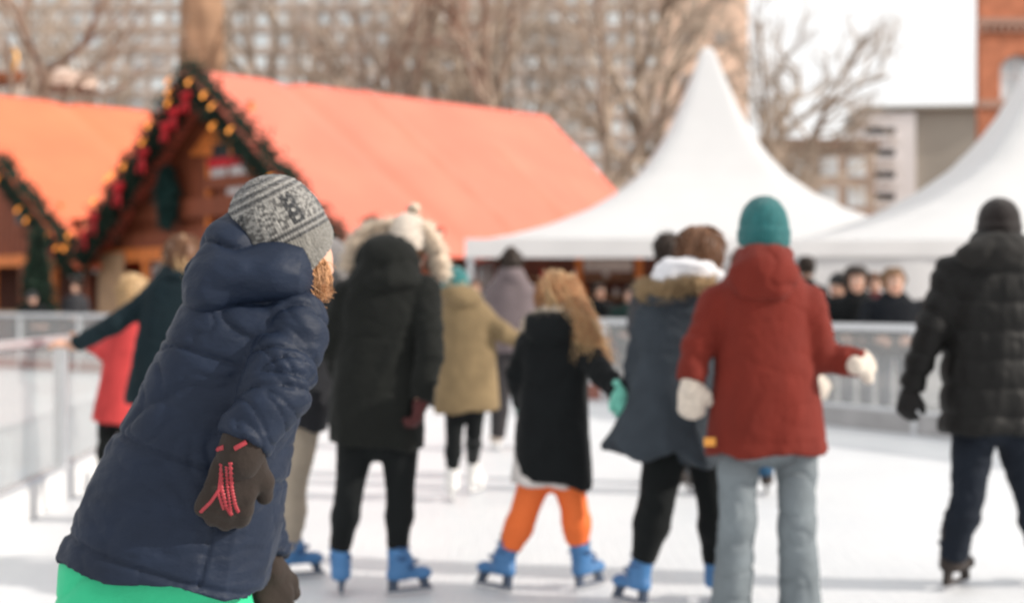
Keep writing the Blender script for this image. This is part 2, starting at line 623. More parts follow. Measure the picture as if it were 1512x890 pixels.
class Person:
    def __init__(s, label, d, px, h=None, group=None, yaw0=0):
        s.d = d
        s.X = (px - CX) * d / FPX
        s.o = A3(s.X, d, 0)
        s.root = empty('person', s.o)
        tag(s.root, label, 'person', group)
        s.h = h or float(np.clip(d * .0017, .0055, .022))
        s.bodyf = []
        s.hands = []
        s.seed = RNG.random(3) * 50

    def J(s, p):
        dy = p[2] if len(p) > 2 else 0
        return at(p[0], p[1], s.d + dy) - s.o

    def m(s, px):  # pixel length to metres at this depth
        return px * s.d / FPX

    def coat(s, secs, arms, mat, side=(1, 0, 0), style='wool', k=.03, fold=.006, band=.11, name='coat', wav=.006, seams=(), extra=(), cuffcut=True, p=2.3, hollow=.06, crump=1.0, vseams=(), tilt=0.0):
        S = [(s.J((c[0], c[1], c[4] if len(c) > 4 else 0)), s.m(c[2]), c[3]) for c in secs]
        t = stack(S, side, wav=wav, p=p, hollow=hollow, tilt=tilt)
        s.bodyf.append(stack([(c, rx * .72, ry * .7) for c, rx, ry in S[:-1]] + [(S[-1][0] * .75 + S[-2][0] * .25, S[-1][1] * .6, S[-1][2] * .6)], side, hollow=0))
        af, segs = [], []
        for arm in arms:
            a, b, c = (s.J(q) for q in arm[:3])
            r0, r1, r2 = arm[3:6]
            fd = nrm(c - b)
            up_, lo_ = cone(a, b, r0, r1), cone(b, c + fd * .03, r1, r2)

            def g(P, u=up_, l=lo_, c=c, fd=fd):
                lo = l(P)
                lo = np.maximum(lo, (P - c) @ fd)
                return smin(u(P), lo, .02)
            g.bb = (np.minimum(up_.bb[0], lo_.bb[0]), np.maximum(up_.bb[1], lo_.bb[1]))
            af.append(g)
            segs.append((a, b, c))
            s.bodyf.append(union([cone(a, b, r0 * .62, r1 * .6), cone(b, c, r1 * .6, min(r2 * .7, .034))], .01))
        allf = [t] + af + list(extra)

        def f(P):
            d = t(P)
            for g in extra: d = smin(d, g(P), .02)
            for g in af: d = smin(d, g(P), k)
            return d
        f.bb = (np.min([g.bb[0] for g in allf], 0), np.max([g.bb[1] for g in allf], 0))
        sd = s.seed

        def disp(P):
            dt = t(P)
            sv = (P - t.c0) @ t.n
            u, w = (P - t.c0) @ t.sd, (P - t.c0) @ t.v
            low = np.clip(sv / t.L, 0, 1)
            q = np.stack([u * 7 + sv * 3, w * 7, sv * 3.2], 1) + sd
            dd = fold * (1.3 * (ridge(q) - .6) + .7 * fbm(P * 14 + sd, 3))
            dd += fold * crump * (1.15 - .8 * low) * (.8 * crumple(np.stack([u * 6 + sv * 4, w * 7, sv * 10 - u * 3], 1) + sd, 3.1) + .45 * crumple(np.stack([u * 13 - sv * 9, w * 13, sv * 19 + u * 6], 1) + sd, 7.7))
            dd += fold * 1.1 * low * (ridge(np.stack([u * 11, w * 11, sv * 1.5], 1) + sd) - .6)
            if style == 'puffer':
                ph = sv / band
                dd += fold * 1.6 * (np.abs(np.sin(math.pi * ph)) ** .45 - .7)
                dd += fold * .8 * (ridge(np.stack([u * 22, w * 22, sv * 8], 1) + sd) - .6) * np.clip(1 - 2 * np.abs((ph % 1) - .5), 0, 1) ** .3
            for (s0, dep, wd) in seams:
                dd -= dep * np.exp(-((sv - s0 * t.L) / wd) ** 2)
            for (u0, u1, s1, dep, wd) in vseams:
                dd -= dep * np.exp(-((u - u0 - (u1 - u0) * sv / t.L) / wd) ** 2) * (sv < s1 * t.L)
            best = dt
            for i, (a, b, c) in enumerate(segs):
                da = af[i](P)
                w_ = 1 / (1 + np.exp((da - best) / .008))
                ax = nrm(c - a)
                near_el = np.exp(-((P - b) ** 2).sum(1) / .018)
                r1 = limb_rings(P, a, b, 17, sd + 3)
                r2 = limb_rings(P, b, c, 17, sd + 9)
                tt = np.clip(((P - b) @ ax) / .08 + .5, 0, 1)
                fr = (r1 * (1 - tt) + r2 * tt - .6)
                ad = fold * fr * (.7 + 1.0 * near_el) + fold * .5 * fbm(P * 18 + sd, 2)
                la, lr = (P - a) @ ax, np.stack([(P - a) @ np.cross(ax, (0, 1, 0)), (P - a)[:, 1]], 1)
                ad += fold * crump * .9 * crumple(np.stack([la * 21 + lr[:, 0] * 9, lr[:, 0] * 5, lr[:, 1] * 5], 1) + sd, 1.3)
                ad += fold * crump * .45 * crumple(np.stack([la * 34 - lr[:, 0] * 16, lr[:, 0] * 11, lr[:, 1] * 11], 1) + sd, 9.3)
                if style == 'puffer':
                    al = (P - a) @ ax
                    ad += fold * 1.4 * (np.abs(np.sin(math.pi * al / (band * .75))) ** .45 - .7)
                dd = dd * (1 - w_) + ad * w_
                best = np.minimum(best, da)
            return dd
        s.torso = t
        return solid(name, f, s.h, mat, s.root, disp)

    def trousers(s, legs, mat, fold=.004, name='trousers', pelvis=None, k=.02, flare=None):
        fs, segs, bf = [], [], []
        for lg in legs:
            a, b, c = (s.J(q) for q in lg[:3])
            r = lg[3:6]
            up_, lo_ = cone(a, b, r[0], r[1]), cone(b, c, r[1], r[2])
            m1 = b + (c - b) * .33
            calf = [cone(b, m1, r[1] * .95, r[1] * 1.04), cone(m1, c, r[1] * 1.04, r[2])] if r[2] < r[1] else [lo_]

            def g(P, u=union([up_] + calf, .025), c=c, ax=nrm(c - b)):
                return np.maximum(u(P), (P - c) @ ax - .0)
            g.bb = (np.minimum(up_.bb[0], lo_.bb[0]), np.maximum(up_.bb[1], lo_.bb[1]))
            fs.append(g)
            segs.append((a, b, c))
            foot = c - A3(0, 0, .03)
            bf.append(union([cone(a, b, r[0] * .75, min(r[1], .06) * .8), cone(b, c, min(r[1], .06) * .8, min(r[2], .045) * .75), cone(c, foot, .03, .026)], .02))
        hips = [sg[0] for sg in segs]
        if len(hips) > 1:
            mid = sum(hips) / len(hips)
            w = np.linalg.norm(hips[0] - hips[1]) / 2
            r0 = legs[0][3]
            pv = ell(mid + A3(0, 0, .05), (w + r0 * .9, r0 * 1.1, .13), None)
            fs.append(pv)
            s.bodyf.append(ell(mid + A3(0, 0, .05), ((w + r0 * .9) * .8, r0 * .85, .11)))
        s.bodyf += bf

        def f(P):
            d = fs[0](P)
            for g in fs[1:]: d = smin(d, g(P), k)
            return d
        f.bb = (np.min([g.bb[0] for g in fs], 0), np.max([g.bb[1] for g in fs], 0))
        sd = s.seed + 20

        def disp(P):
            out = np.zeros(len(P))
            best = np.full(len(P), 1e9)
            for i, (a, b, c) in enumerate(segs):
                da = fs[i](P)
                kn = np.exp(-((P - b) ** 2).sum(1) / .012)
                an = np.exp(-((P - c) ** 2).sum(1) / .02)
                v = fold * ((limb_rings(P, a, c, 13, sd) - .6) * (.5 + 1.1 * kn + 1.3 * an) + .6 * fbm(P * 16 + sd, 2) + .8 * crumple(P * A3(9, 9, 13) + sd, 2.2))
                out = np.where(da < best, v, out)
                best = np.minimum(best, da)
            return out
        return solid(name, f, s.h * .9, mat, s.root, disp)

    def head(s, p, size=1.0, yaw=0, up=(0, 0, 1), pitch=0, tone='fair', hatted=False):
        s.hc, s.hs = s.J(p), size
        s.hM = frame(yaw, up, pitch)
        s.tone = tone

    def hl(s, *v):  # head-local to person-local
        return np.array(v) * s.hs @ s.hM + s.hc

    def finish(s):
        """the body: one mesh, with head, face and hands."""
        sk = skin(s.tone)
        hf = head_parts(s.hs)
        hh = float(np.clip(s.d * .0005, .0038, .009))
        V0, F0 = nets(hf, hh)
        # face colours by place
        cen = V0[F0].mean(1) / s.hs
        mi = np.zeros(len(F0), int)
        mi[(np.abs(cen[:, 0]) < .024) & (np.abs(cen[:, 2] + .062) < .0085) & (cen[:, 1] > .085)] = 3
        Vs, Fs, Ms, n = [place(V0, s.hM, s.hc)], F0.tolist(), mi.tolist(), len(V0)
        eb = MB()
        for x in (-.031, .031): eb.ball(np.array((x, .081, .013)) * s.hs, .0135 * s.hs)
        ne = len(eb.F)
        for x in (-.031, .031): eb.ball(np.array((x, .0885, .013)) * s.hs, .0072 * s.hs)
        Vs.append(place(np.vstack(eb.V), s.hM, s.hc))
        Fs += [tuple(i + n for i in q) for q in eb.F]
        Ms += [1] * ne + [2] * (len(eb.F) - ne)
        n += eb.n
        neck = cone(s.hl(0, -.02, -.08), s.hl(0, -.03, -.08) * .3 + (s.torso.c0 + s.torso.n * .12) * .7, .054 * s.hs, .062 * s.hs)
        bf = union(s.bodyf + [neck], .03)
        V1, F1 = nets(bf, max(s.h * 1.3, .012))
        Vs.append(V1)
        Fs += (F1 + n).tolist()
        Ms += [0] * len(F1)
        n += len(V1)
        for (V, F) in s.hands:
            Vs.append(V)
            Fs += (F + n).tolist()
            Ms += [0] * len(F)
            n += len(V)
        return mk('body', np.vstack(Vs), Fs, None, s.root, mats=[sk, skin('eye'), skin('iris'), skin('lip')], midx=Ms)

    def hand(s, wrist, tip, back=(0, -1, 0), thumb=1, size=1.0, curl=.45, glove=None, infl=.006, mitten=False, cuff=None, name='glove'):
        w, t = s.J(wrist), s.J(tip)
        M = hand_frame(t - w, back)
        hh = float(np.clip(s.d * .0008, .004, .008))
        V, F = hand_mesh(size, 0.0, curl, thumb, hh, False)
        s.hands.append((place(V, M, w), F))
        if glove:
            V, F = hand_mesh(size, infl, curl, thumb, hh, mitten)
            g = mk(name, place(V, M, w), F, glove, s.root)
            if cuff is not None:
                cf = cone(w - nrm(t - w) * .01, w + nrm(t - w) * .022, .036 * size, .035 * size)
                solid('cuff', cf, hh, cuff, g)
            return g

    def hair(s, mat, vol=.014, low=-.05, name='hair', crop=.055, under_hat=False):
        """cap of hair on the skull; low = how far down the back it goes (head-local z)."""
        k = s.hs
        cr = ell((0, -.014 * k, .03 * k), ((.077 + vol) * k, (.097 + vol) * k, (.087 + vol) * k))
        bk = ell((0, -.05 * k, (low * .5) * k), ((.068 + vol) * k, (.055 + vol) * k, abs(low) * k + .03 * k))

        def f(P):
            d = smin(cr(P), bk(P), .03)
            face = np.maximum(crop * k - P[:, 1], 0)
            cut = np.maximum(P[:, 1] - .045 * k, (P[:, 2] - .062 * k) * 1.0 * (P[:, 1] > 0) * -1)
            d = np.maximum(d, np.where(P[:, 2] < .06 * k, P[:, 1] - .03 * k - np.clip(P[:, 2], 0, 1) * .3, -1))
            return np.maximum(d, low * 1.3 * k - P[:, 2])
        f.bb = (A3(-.12, -.14, low * 1.4 - .02) * k, A3(.12, .13, .15) * k)
        V, F = nets(f, float(np.clip(s.d * .0007, .004, .01)), pad=.01)
        N = vnormals(V, F)
        a = np.arctan2(V[:, 0], V[:, 1] + .02)
        V = V + N * (.006 * (ridge(np.stack([a * 9, V[:, 2] * 6, a * 0], 1) + s.seed) - .5))[:, None]
        ns = (160 if s.d < 4 else 40) if under_hat else 280
        keep = np.where((V[:, 2] > low * .8 * k) & (V[:, 2] < (-.055 * k if under_hat else 1)))[0]
        if len(keep) < 5: keep = np.arange(len(V))[V[:, 2] < np.quantile(V[:, 2], .05)]
        pk = RNG.choice(keep, ns)
        p, nn = V[pk], N[pk]
        dn = A3(0, -.25, -1.0) + RNG.normal(size=(ns, 3)) * .35
        dn = dn - (dn * nn).sum(1)[:, None] * nn
        dn /= np.linalg.norm(dn, axis=1, keepdims=True) + 1e-9
        L = RNG.uniform(.04, .09, ns)[:, None] * k
        q = np.stack([p - nn * .003, p + dn * L * .35 + nn * .006, p + dn * L * .7 + nn * .005, p + dn * L - nn * .002], 1)
        rr = RNG.uniform(.002, .004, ns)[:, None] * (.45 if s.d < 4 else 1) * A3(.7, 1, .8, .3)
        sv, sf = tubes(q, rr, 3)
        Vh = np.vstack([V, sv])
        Fh = F.tolist() + [tuple(i + len(V) for i in f_) for f_ in sf]
        return mk(name, place(Vh, s.hM, s.hc), Fh, mat, s.root)

    def beanie(s, mat, tall=.1, low=-.01, fold_=.05, name='knit_hat', vol=.016, rib=60, slouch=0.0, slope=.22):
        k = s.hs
        main = ell((0, (-.014 - slouch * .3) * k, .035 * k), ((.079 + vol) * k, (.098 + vol) * k, (tall + vol) * k))

        def f(P):
            zc = .035 * k
            Q = P.copy()
            Q[:, 2] = np.where(P[:, 2] < zc, zc + (P[:, 2] - zc) * .42, P[:, 2])
            d = main(Q)
            b = np.clip((low + fold_) * k - P[:, 2], -1, 1)
            d = d - .007 * k * (1 / (1 + np.exp(-b / .002)))
            # brim slopes down towards the nape
            return np.maximum(d, (low * k + P[:, 1] * slope) - P[:, 2])
        f.bb = (A3(-.13, -.15, low - .05) * k, A3(.13, .15, .1 + tall + vol) * k)
        V, F = nets(f, float(np.clip(s.d * .0007, .0035, .01)), pad=.01)
        N = vnormals(V, F)
        a = np.arctan2(V[:, 0], V[:, 1])
        V = V + N * (.0018 * np.sin(a * rib) + .004 * fbm(V * 25 + s.seed, 2))[:, None]
        return V, F, mk(name, place(V, s.hM, s.hc), F, mat, s.root)

    def blob(s, name, fs, mat, k=.03, fold=.004, fr=9, h=None, cut=None):
        u = union(fs, k)
        f = u
        if cut is not None:
            f = lambda P: np.maximum(u(P), cut(P))
            f.bb = u.bb
        sd = s.seed + 31
        return solid(name, f, h or s.h, mat, s.root, lambda P: fold * ((ridge(P * A3(fr, fr, fr * .6) + sd) - .6) * 1.2 + fbm(P * 20 + sd, 2) + 1.0 * crumple(P * A3(9, 9, 14) + sd, 4.4)))

    def fur(s, path, mat, n=900, rad=.03, length=.035, name='fur_trim', bias=(0, 0, 0), parent=None):
        P = np.array([s.J(q) for q in path])
        t = RNG.random(n) * (len(P) - 1)
        i = np.minimum(t.astype(int), len(P) - 2)
        b = P[i] + (P[i + 1] - P[i]) * (t - i)[:, None]
        dv = RNG.normal(size=(n, 3))
        dv /= np.linalg.norm(dv, axis=1, keepdims=True)
        base = b + dv * rad * .55
        tip = b + dv * (rad + length * RNG.uniform(.5, 1.1, n))[:, None] + np.asarray(bias) * length
        V, F = spikes(base, tip, .006)
        core = MB()
        core.tube(P, np.full(len(P), rad * .75), 8)
        V2 = np.vstack(core.V)
        Fa = [tuple(q) for q in F.tolist()] + [tuple(i + len(V) for i in q) for q in core.F]
        return mk(name, np.vstack([V, V2]), Fa, mat, parent or s.root)

    def locks(s, roots, ctrl, mat, n=200, spread=.03, r=.004, name='hair', wob=.01, parent=None):
        """strands from points on the polyline roots through control points (pixels)."""
        K = 12
        out, rr = [], []
        Rts = np.array([s.J(q) for q in roots])
        Cs = [np.array([s.J(q) for q in c]) for c in ctrl]  # each ctrl: polyline parallel to roots
        for _ in range(n):
            t = RNG.random() * (len(Rts) - 1)
            i = min(int(t), len(Rts) - 2)
            f_ = t - i
            pts = [Rts[i] * (1 - f_) + Rts[i + 1] * f_] + [c[i] * (1 - f_) + c[i + 1] * f_ for c in Cs]
            pts = np.array(pts) + RNG.normal(size=(len(pts), 3)) * spread * np.linspace(.4, 1, len(pts))[:, None]
            x = np.linspace(0, len(pts) - 1, K)
            q = np.stack([np.interp(x, range(len(pts)), pts[:, j]) for j in range(3)], 1)
            for _2 in range(2): q[1:-1] = (q[:-2] + 2 * q[1:-1] + q[2:]) / 4
            q += np.sin(np.linspace(0, 6, K) + RNG.random() * 6)[:, None] * RNG.normal(size=3) * wob
            out.append(q)
            rr.append(r * RNG.uniform(.6, 1.4) * np.linspace(1, .35, K))
        V, F = tubes(np.array(out), np.array(rr), 4)
        return mk(name, V, F, mat, parent or s.root)


# colours
M = {}
M['steel'] = pmat('steel_blade', (.6, .6, .62), .25, metal=1.0)
M['shell_blue'] = pmat('blue_plastic', (.055, .17, .37), .4, var=.1, vscale=12, bump=.05, bscale=40)
M['shell_white'] = pmat('white_leather', (.75, .74, .72), .5, var=.05)
M['shell_brown'] = pmat('brown_leather', (.026, .017, .013), .5, var=.2)
M['holder_dark'] = pmat('dark_plastic', (.05, .07, .11), .4)
M['strap_dark'] = pmat('dark_strap', (.03, .04, .06), .5)
M['liner'] = pmat('brown_liner', (.03, .022, .016), .9, var=.2)
M['strap_blue'] = pmat('blue_strap', (.03, .09, .22), .4)
BLUE = dict(shell=M['shell_blue'], liner=M['liner'], strap=M['strap_blue'], holder=M['holder_dark'], steel=M['steel'])
WHITE = dict(shell=M['shell_white'], liner=M['shell_white'], strap=M['shell_white'], holder=M['shell_white'], steel=M['steel'])
BROWN = dict(shell=M['shell_brown'], liner=M['liner'], strap=M['strap_dark'], holder=M['shell_brown'], steel=M['steel'])
M['black_leg'] = fabric('black_leggings', (.0055, .007, .0075))
M['dark_hair'] = pmat('dark_hair', (.03, .018, .012), .55, var=.3, vscale=50)
M['brown_hair'] = pmat('brown_hair', (.15, .068, .032), .5, var=.3, vscale=50)
M['ginger'] = pmat('ginger_hair', (.44, .225, .105), .5, var=.3, vscale=50)
M['blond'] = pmat('blond_hair', (.50, .33, .17), .5, var=.3, vscale=50)
M['fur'] = pmat('beige_fur', (.58, .44, .31), .9, var=.25, vscale=40)
M['fur2'] = pmat('pale_fur', (.72, .60, .48), .9, var=.25, vscale=40)
M['fur3'] = pmat('tan_fur', (.36, .25, .14), .9, var=.25, vscale=40)
M['cream'] = fabric('cream_wool', (.62, .54, .46), 'knit')
M['black_glove'] = fabric('black_glove', (.018, .017, .017))


def navy_child():
    s = Person('child in long navy padded coat, patterned grey knit hat and green trousers', 2.9, 255, h=.0056)
    navy = pmat('navy_nylon', (.0090, .0160, .034), .58, var=.12, vscale=9, bump=.4, bscale=30, spec=.24, detail=8, crease=.6, cscale=7.5, stretch=(1, 1, 1.8))
    perp = A3(.954, 0, -.30)
    s.coat([(388, 415, 62, .10, .02), (372, 452, 90, .13), (345, 540, 104, .15), (310, 650, 120, .165), (270, 766, 139, .185), (247, 845, 149, .195)],
           [[(436, 476, -.07), (412, 566, -.15), (360, 654, -.20), .065, .061, .051],
            [(338, 480, .12), (360, 690, .27), (392, 826, .21), .075, .062, .052]],
           navy, side=perp, style='wool', fold=.0100, k=.016, crump=1.35, seams=((.60, .008, .006), (.27, .006, .005), (.95, .007, .006)), vseams=((.055, .10, .95, .006, .005),), wav=.006, p=2.5, tilt=-.14)
    # hood lying on the back and shoulder
    dep = 2.9
    J = s.J
    hood = s.blob('hood', [ell(J((368, 408, -.04)), (s.m(86), .115, s.m(50)), ((.99, 0, -.02), (0, 1, 0), (.02, 0, .99))),
                           ell(J((352, 362, -.01)), (s.m(52), .10, s.m(40))),
                           ell(J((318, 437, -.07)), (s.m(40), .075, s.m(30))),
                           ell(J((412, 402, -.03)), (s.m(46), .11, s.m(42)), ((.75, 0, -.66), (0, 1, 0), (.66, 0, .75)))],
                  navy, k=.035, fold=.0135, fr=8)
    # hood edge seam
    s.head((426, 356, .03), .95, yaw=25, up=(-.43, -.14, .86))
    V, F, hat = s.beanie(None, tall=.096, low=-.040, fold_=.0, vol=.021, rib=110, slope=.34)
    # knitted pattern as colour of the yarn
    k = s.hs
    z = V[:, 2] / k
    a = np.arctan2(V[:, 0], -V[:, 1])
    lt, md, dk = A3(.29, .28, .26), A3(.13, .125, .118), A3(.030, .031, .033)
    col = np.tile(md, (len(V), 1))
    flake = ["1001001001", "0101101101", "0011111100", "0101001010", "1110110111", "0011001100", "1110110111", "0101001010", "0011111100", "0101101101", "1001001001"]
    FL = np.array([[int(c) for c in r] for r in flake])
    rep = 6
    u = (a / (2 * math.pi) * rep * 14) % 14
    row = ((z - .030) / .066 * 11).astype(int)
    ok = (z > .030) & (z < .096)
    col[ok] = dk
    inn = ok & (u < 10)
    col[inn] = np.where(FL[np.clip(row[inn], 0, 10), np.clip(u[inn].astype(int), 0, 9)][:, None] > 0, lt, md * .8)
    gap = ok & (u >= 10)
    col[gap & (np.abs(u - 12) < .55) & (row % 3 == 1)] = lt
    col[gap & (np.abs(np.abs(u - 12) - 1.2) < .4) & (row % 3 == 2)] = md
    for z0, z1, c in ((.024, .030, lt), (.017, .021, dk), (.010, .014, lt), (.002, .006, dk), (.097, .102, lt), (.106, .110, dk), (.112, .117, lt), (.121, .125, dk), (.128, .132, lt), (.137, .142, dk)):
        col[(z >= z0) & (z < z1)] = c
    col[z < .001] = A3(.19, .18, .16)
    col *= (.85 + .3 * vnoise(V * 160))[:, None]
    me = hat.data
    ca = me.color_attributes.new('yarn', 'FLOAT_COLOR', 'POINT')
    ca.data.foreach_set('color', np.hstack([col, np.ones((len(col), 1))]).ravel())
    me.materials.clear()
    me.materials.append(pmat('fair_isle_knit', (.2, .2, .19), .95, bump=.8, bscale=140, sheen=.4, spec=.15, attr='yarn'))
    s.hair(M['ginger'], under_hat=True, low=-.085, vol=.009)
    s.locks([(444, 400, .02), (458, 410, -.02), (466, 404, .06)], [[(456, 425, -.0), (468, 432, -.03), (478, 428, .04)], [(456, 440, .0), (471, 437, -.03), (482, 431, .03)]], M['ginger'], n=380, spread=.010, r=.0012, wob=.006)
    gm = fabric('brown_glove', (.030, .022, .018))
    g = s.hand((358, 664, -.205), (318, 800, -.20), back=(.35, -.9, .25), thumb=1, size=1.02, curl=.30, glove=gm, infl=.007)
    cf = cone(s.J((364, 646, -.2)), s.J((354, 676, -.205)), .046, .045)
    solid('cuff', cf, .005, gm, g)
    red = pmat('red_rubber', (.34, .03, .04), .5, var=.15, vscale=30)
    dg = bpy.context.evaluated_depsgraph_get()
    cfo = g.children[0]
    nv_ = len(g.data.vertices)
    bv = BVHTree.FromPolygons([v.co[:] for v in g.data.vertices] + [v.co[:] for v in cfo.data.vertices], [tuple(p.vertices) for p in g.data.polygons] + [tuple(i + nv_ for i in p.vertices) for p in cfo.data.polygons])
    mb = MB()

    def strip(pts, w, rib=False):
        P = []
        pts = np.array(pts, float)
        x = np.linspace(0, len(pts) - 1, 64)
        for t in x:
            px, py = np.interp(t, range(len(pts)), pts[:, 0]), np.interp(t, range(len(pts)), pts[:, 1])
            o = at(px, py, 2.3) - s.o
            dv = nrm(at(px, py, 3.0) - at(px, py, 2.3))
            hit = bv.ray_cast(Vector(o), Vector(dv), 1.0)
            if hit[0] is not None: P.append(np.array(hit[0]) - np.array(hit[1]) * .0025)
        if len(P) > 3:
            P = np.array(P)
            R = np.full(len(P), w)
            if rib: R = w * (1 + .22 * np.sin(np.arange(len(P)) * 1.6))
            mb.tube(P, R, 6)
    strip([(326, 684), (327, 720), (334, 748), (342, 760)], .0048, True)
    strip([(340, 682), (342, 720), (347, 745), (352, 756)], .0048, True)
    strip([(328, 716), (312, 740), (296, 756)], .0045)
    strip([(326, 700), (322, 728), (330, 752)], .004)
    strip([(334, 688), (336, 722), (341, 756)], .004, True)
    strip([(318, 664), (330, 660)], .006)
    strip([(346, 662), (364, 652)], .006)
    if mb.n: mb.build('rubber_print', red, g, True)
    s.hand((394, 832, .2), (404, 885, .19), back=(.6, -.7, 0), thumb=1, size=.95, curl=.6, glove=gm, infl=.008)
    gr = pmat('green_trousers', (.02, .46, .22), .6, var=.08, vscale=8, bump=.2, bscale=40)
    s.trousers([[(178, 850, -.03), (118, 1090, -.06), (95, 1255, .06), .118, .092, .085],
                [(288, 875, .03), (330, 1090, .0), (345, 1255, .1), .112, .09, .085]], gr, fold=.007)
    for (q, y) in (((95, 1200, .06), -15), ((345, 1200, .1), 20)): add_skate(s.root, s.J(q), y, .008, BLUE)
    s.finish()


def parka_woman():
    s = Person('woman in dark brown fur hooded parka with black leggings and blue skates', 6.18, 560)
    c = fabric('black_brown_parka', (.0075, .0085, .0075))
    s.coat([(574, 392, 46, .11), (568, 420, 62, .125), (562, 500, 62, .135), (557, 580, 68, .15), (555, 657, 71, .155)],
           [[(512, 436, .0), (492, 512, .02), (512, 572, .2), .068, .060, .048], [(626, 428, -.02), (636, 515, -.10), (622, 590, -.12), .068, .058, .048]], c, fold=.009, k=.015, seams=((.40, .006, .008),))
    s.head((604, 364, .13), .98, yaw=15)
    s.blob('hood', [ell(s.J((572, 388, -.01)), (s.m(47), .115, s.m(42))), ell(s.J((574, 418, -.03)), (s.m(52), .12, s.m(24)))], c, k=.05, fold=.009)
    s.fur([(517, 396, .06), (524, 362, .07), (545, 343, .08), (575, 336, .09), (606, 334, .1), (632, 348, .09), (646, 375, .08), (650, 404, .06)], M['fur2'], n=2600, rad=.03, length=.045)
    V, F, hat = s.beanie(M['cream'], tall=.1, low=.0)
    pc = s.hl(.02, 0, .165)
    n = 400
    dv = RNG.normal(size=(n, 3))
    dv /= np.linalg.norm(dv, axis=1, keepdims=True)
    pv, pf = spikes(pc + dv * .005, pc + dv * (.036 * RNG.uniform(.8, 1.1, n))[:, None], .008)
    mk('pompom', pv, pf, M['fur2'], hat)
    s.hair(M['brown_hair'], under_hat=True)
    gl = fabric('dark_wine_glove', (.07, .022, .022))
    s.hand((622, 592, -.12), (613, 632, -.12), back=(1, -.3, 0), thumb=1, size=.9, curl=.75, glove=gl, cuff=M['black_glove'])
    s.hand((513, 575, .2), (527, 610, .25), back=(-1, 0, 0), thumb=1, size=.9, curl=.7, glove=gl)
    s.trousers([[(526, 652), (514, 735, -.01), (502, 812), .085, .057, .044], [(590, 655), (591, 738, -.01), (587, 808), .085, .057, .044]], M['black_leg'], fold=.0025, name='leggings')
    add_skate(s.root, s.J((501, 812)), -4, .008, BLUE, roll=-3)
    add_skate(s.root, s.J((586, 808)), 62, .008, BLUE, roll=0)
    s.finish()


def olive_child():
    s = Person('child in olive khaki coat and teal hat, arm held out, on white skates', 9.1, 688)
    c = fabric('olive_cotton', (.21, .15, .08))
    s.coat([(680, 436, 26, .09), (688, 458, 38, .11), (690, 530, 44, .125), (690, 607, 48, .135)],
           [[(716, 470), (745, 492, -.06), (778, 508, -.03), .062, .058, .048], [(660, 472), (648, 530, .05), (642, 570, .1), .06, .055, .045]], c, fold=.007, seams=((.5, .004, .01),))
    s.head((672, 424, .05), .92, yaw=-10)
    s.beanie(fabric('teal_knit', (.03, .16, .16), 'knit'), tall=.095, low=-.03)
    s.blob('hood', [ell(s.J((684, 442, -.05)), (s.m(28), .09, s.m(15))), ell(s.J((676, 430, -.03)), (s.m(26), .08, s.m(10)))], c, k=.05)
    s.fur([(656, 432, .0), (668, 428, -.06), (688, 428, -.06), (704, 440, 0)], M['fur'], n=500, rad=.018, length=.03)
    s.hair(M['blond'], under_hat=True)
    s.hand((780, 509, -.03), (800, 516, -.02), size=.85, glove=M['black_glove'])
    s.hand((642, 573, .1), (640, 600, .1), size=.85, glove=M['black_glove'])
    s.trousers([[(672, 600), (670, 655, -.02), (668, 692, .0), .07, .05, .042], [(702, 600), (700, 640, .03), (698, 680, .35), .07, .05, .042]], M['black_leg'], fold=.002)
    add_skate(s.root, s.J((668, 690)), -8, .01, WHITE)
    add_skate(s.root, s.J((698, 680, .35)), 25, .01, WHITE)
    s.finish()


def grey_woman():
    s = Person('person in mauve grey hooded jacket with dark hair in a bun, farthest skater', 12.2, 754)
    c = fabric('mauve_grey', (.15, .12, .125))
    s.coat([(755, 404, 20, .1), (755, 428, 33, .12), (755, 470, 36, .13), (752, 520, 38, .14)],
           [[(727, 432, 0), (722, 470, .05), (745, 488, .22), .07, .062, .05], [(783, 432, 0), (788, 468, .05), (768, 486, .22), .07, .062, .05]], c, fold=.008)
    s.head((755, 391, .04), .98, yaw=5)
    s.hair(M['dark_hair'], low=-.08)
    s.blob('hair_bun', [ell(s.hl(0, -.05, .12), (.055, .055, .045))], M['dark_hair'])
    s.blob('hood', [ell(s.J((755, 408, -.05)), (s.m(19), .09, s.m(14)))], c, k=.04)
    s.hand((745, 489, .22), (755, 492, .24), size=.95)
    s.hand((768, 487, .22), (760, 492, .24), size=.95)
    s.trousers([[(742, 520), (739, 585), (735, 645), .1, .075, .065], [(768, 520), (772, 585, .05), (776, 640, .2), .1, .075, .065]], fabric('charcoal_trousers', (.035, .032, .034)))
    BE = dict(WHITE, shell=pmat('beige_leather', (.5, .42, .36), .6))
    add_skate(s.root, s.J((735, 640)), -20, .012, BE)
    add_skate(s.root, s.J((776, 640, .2)), 20, .012, BE)
    s.finish()


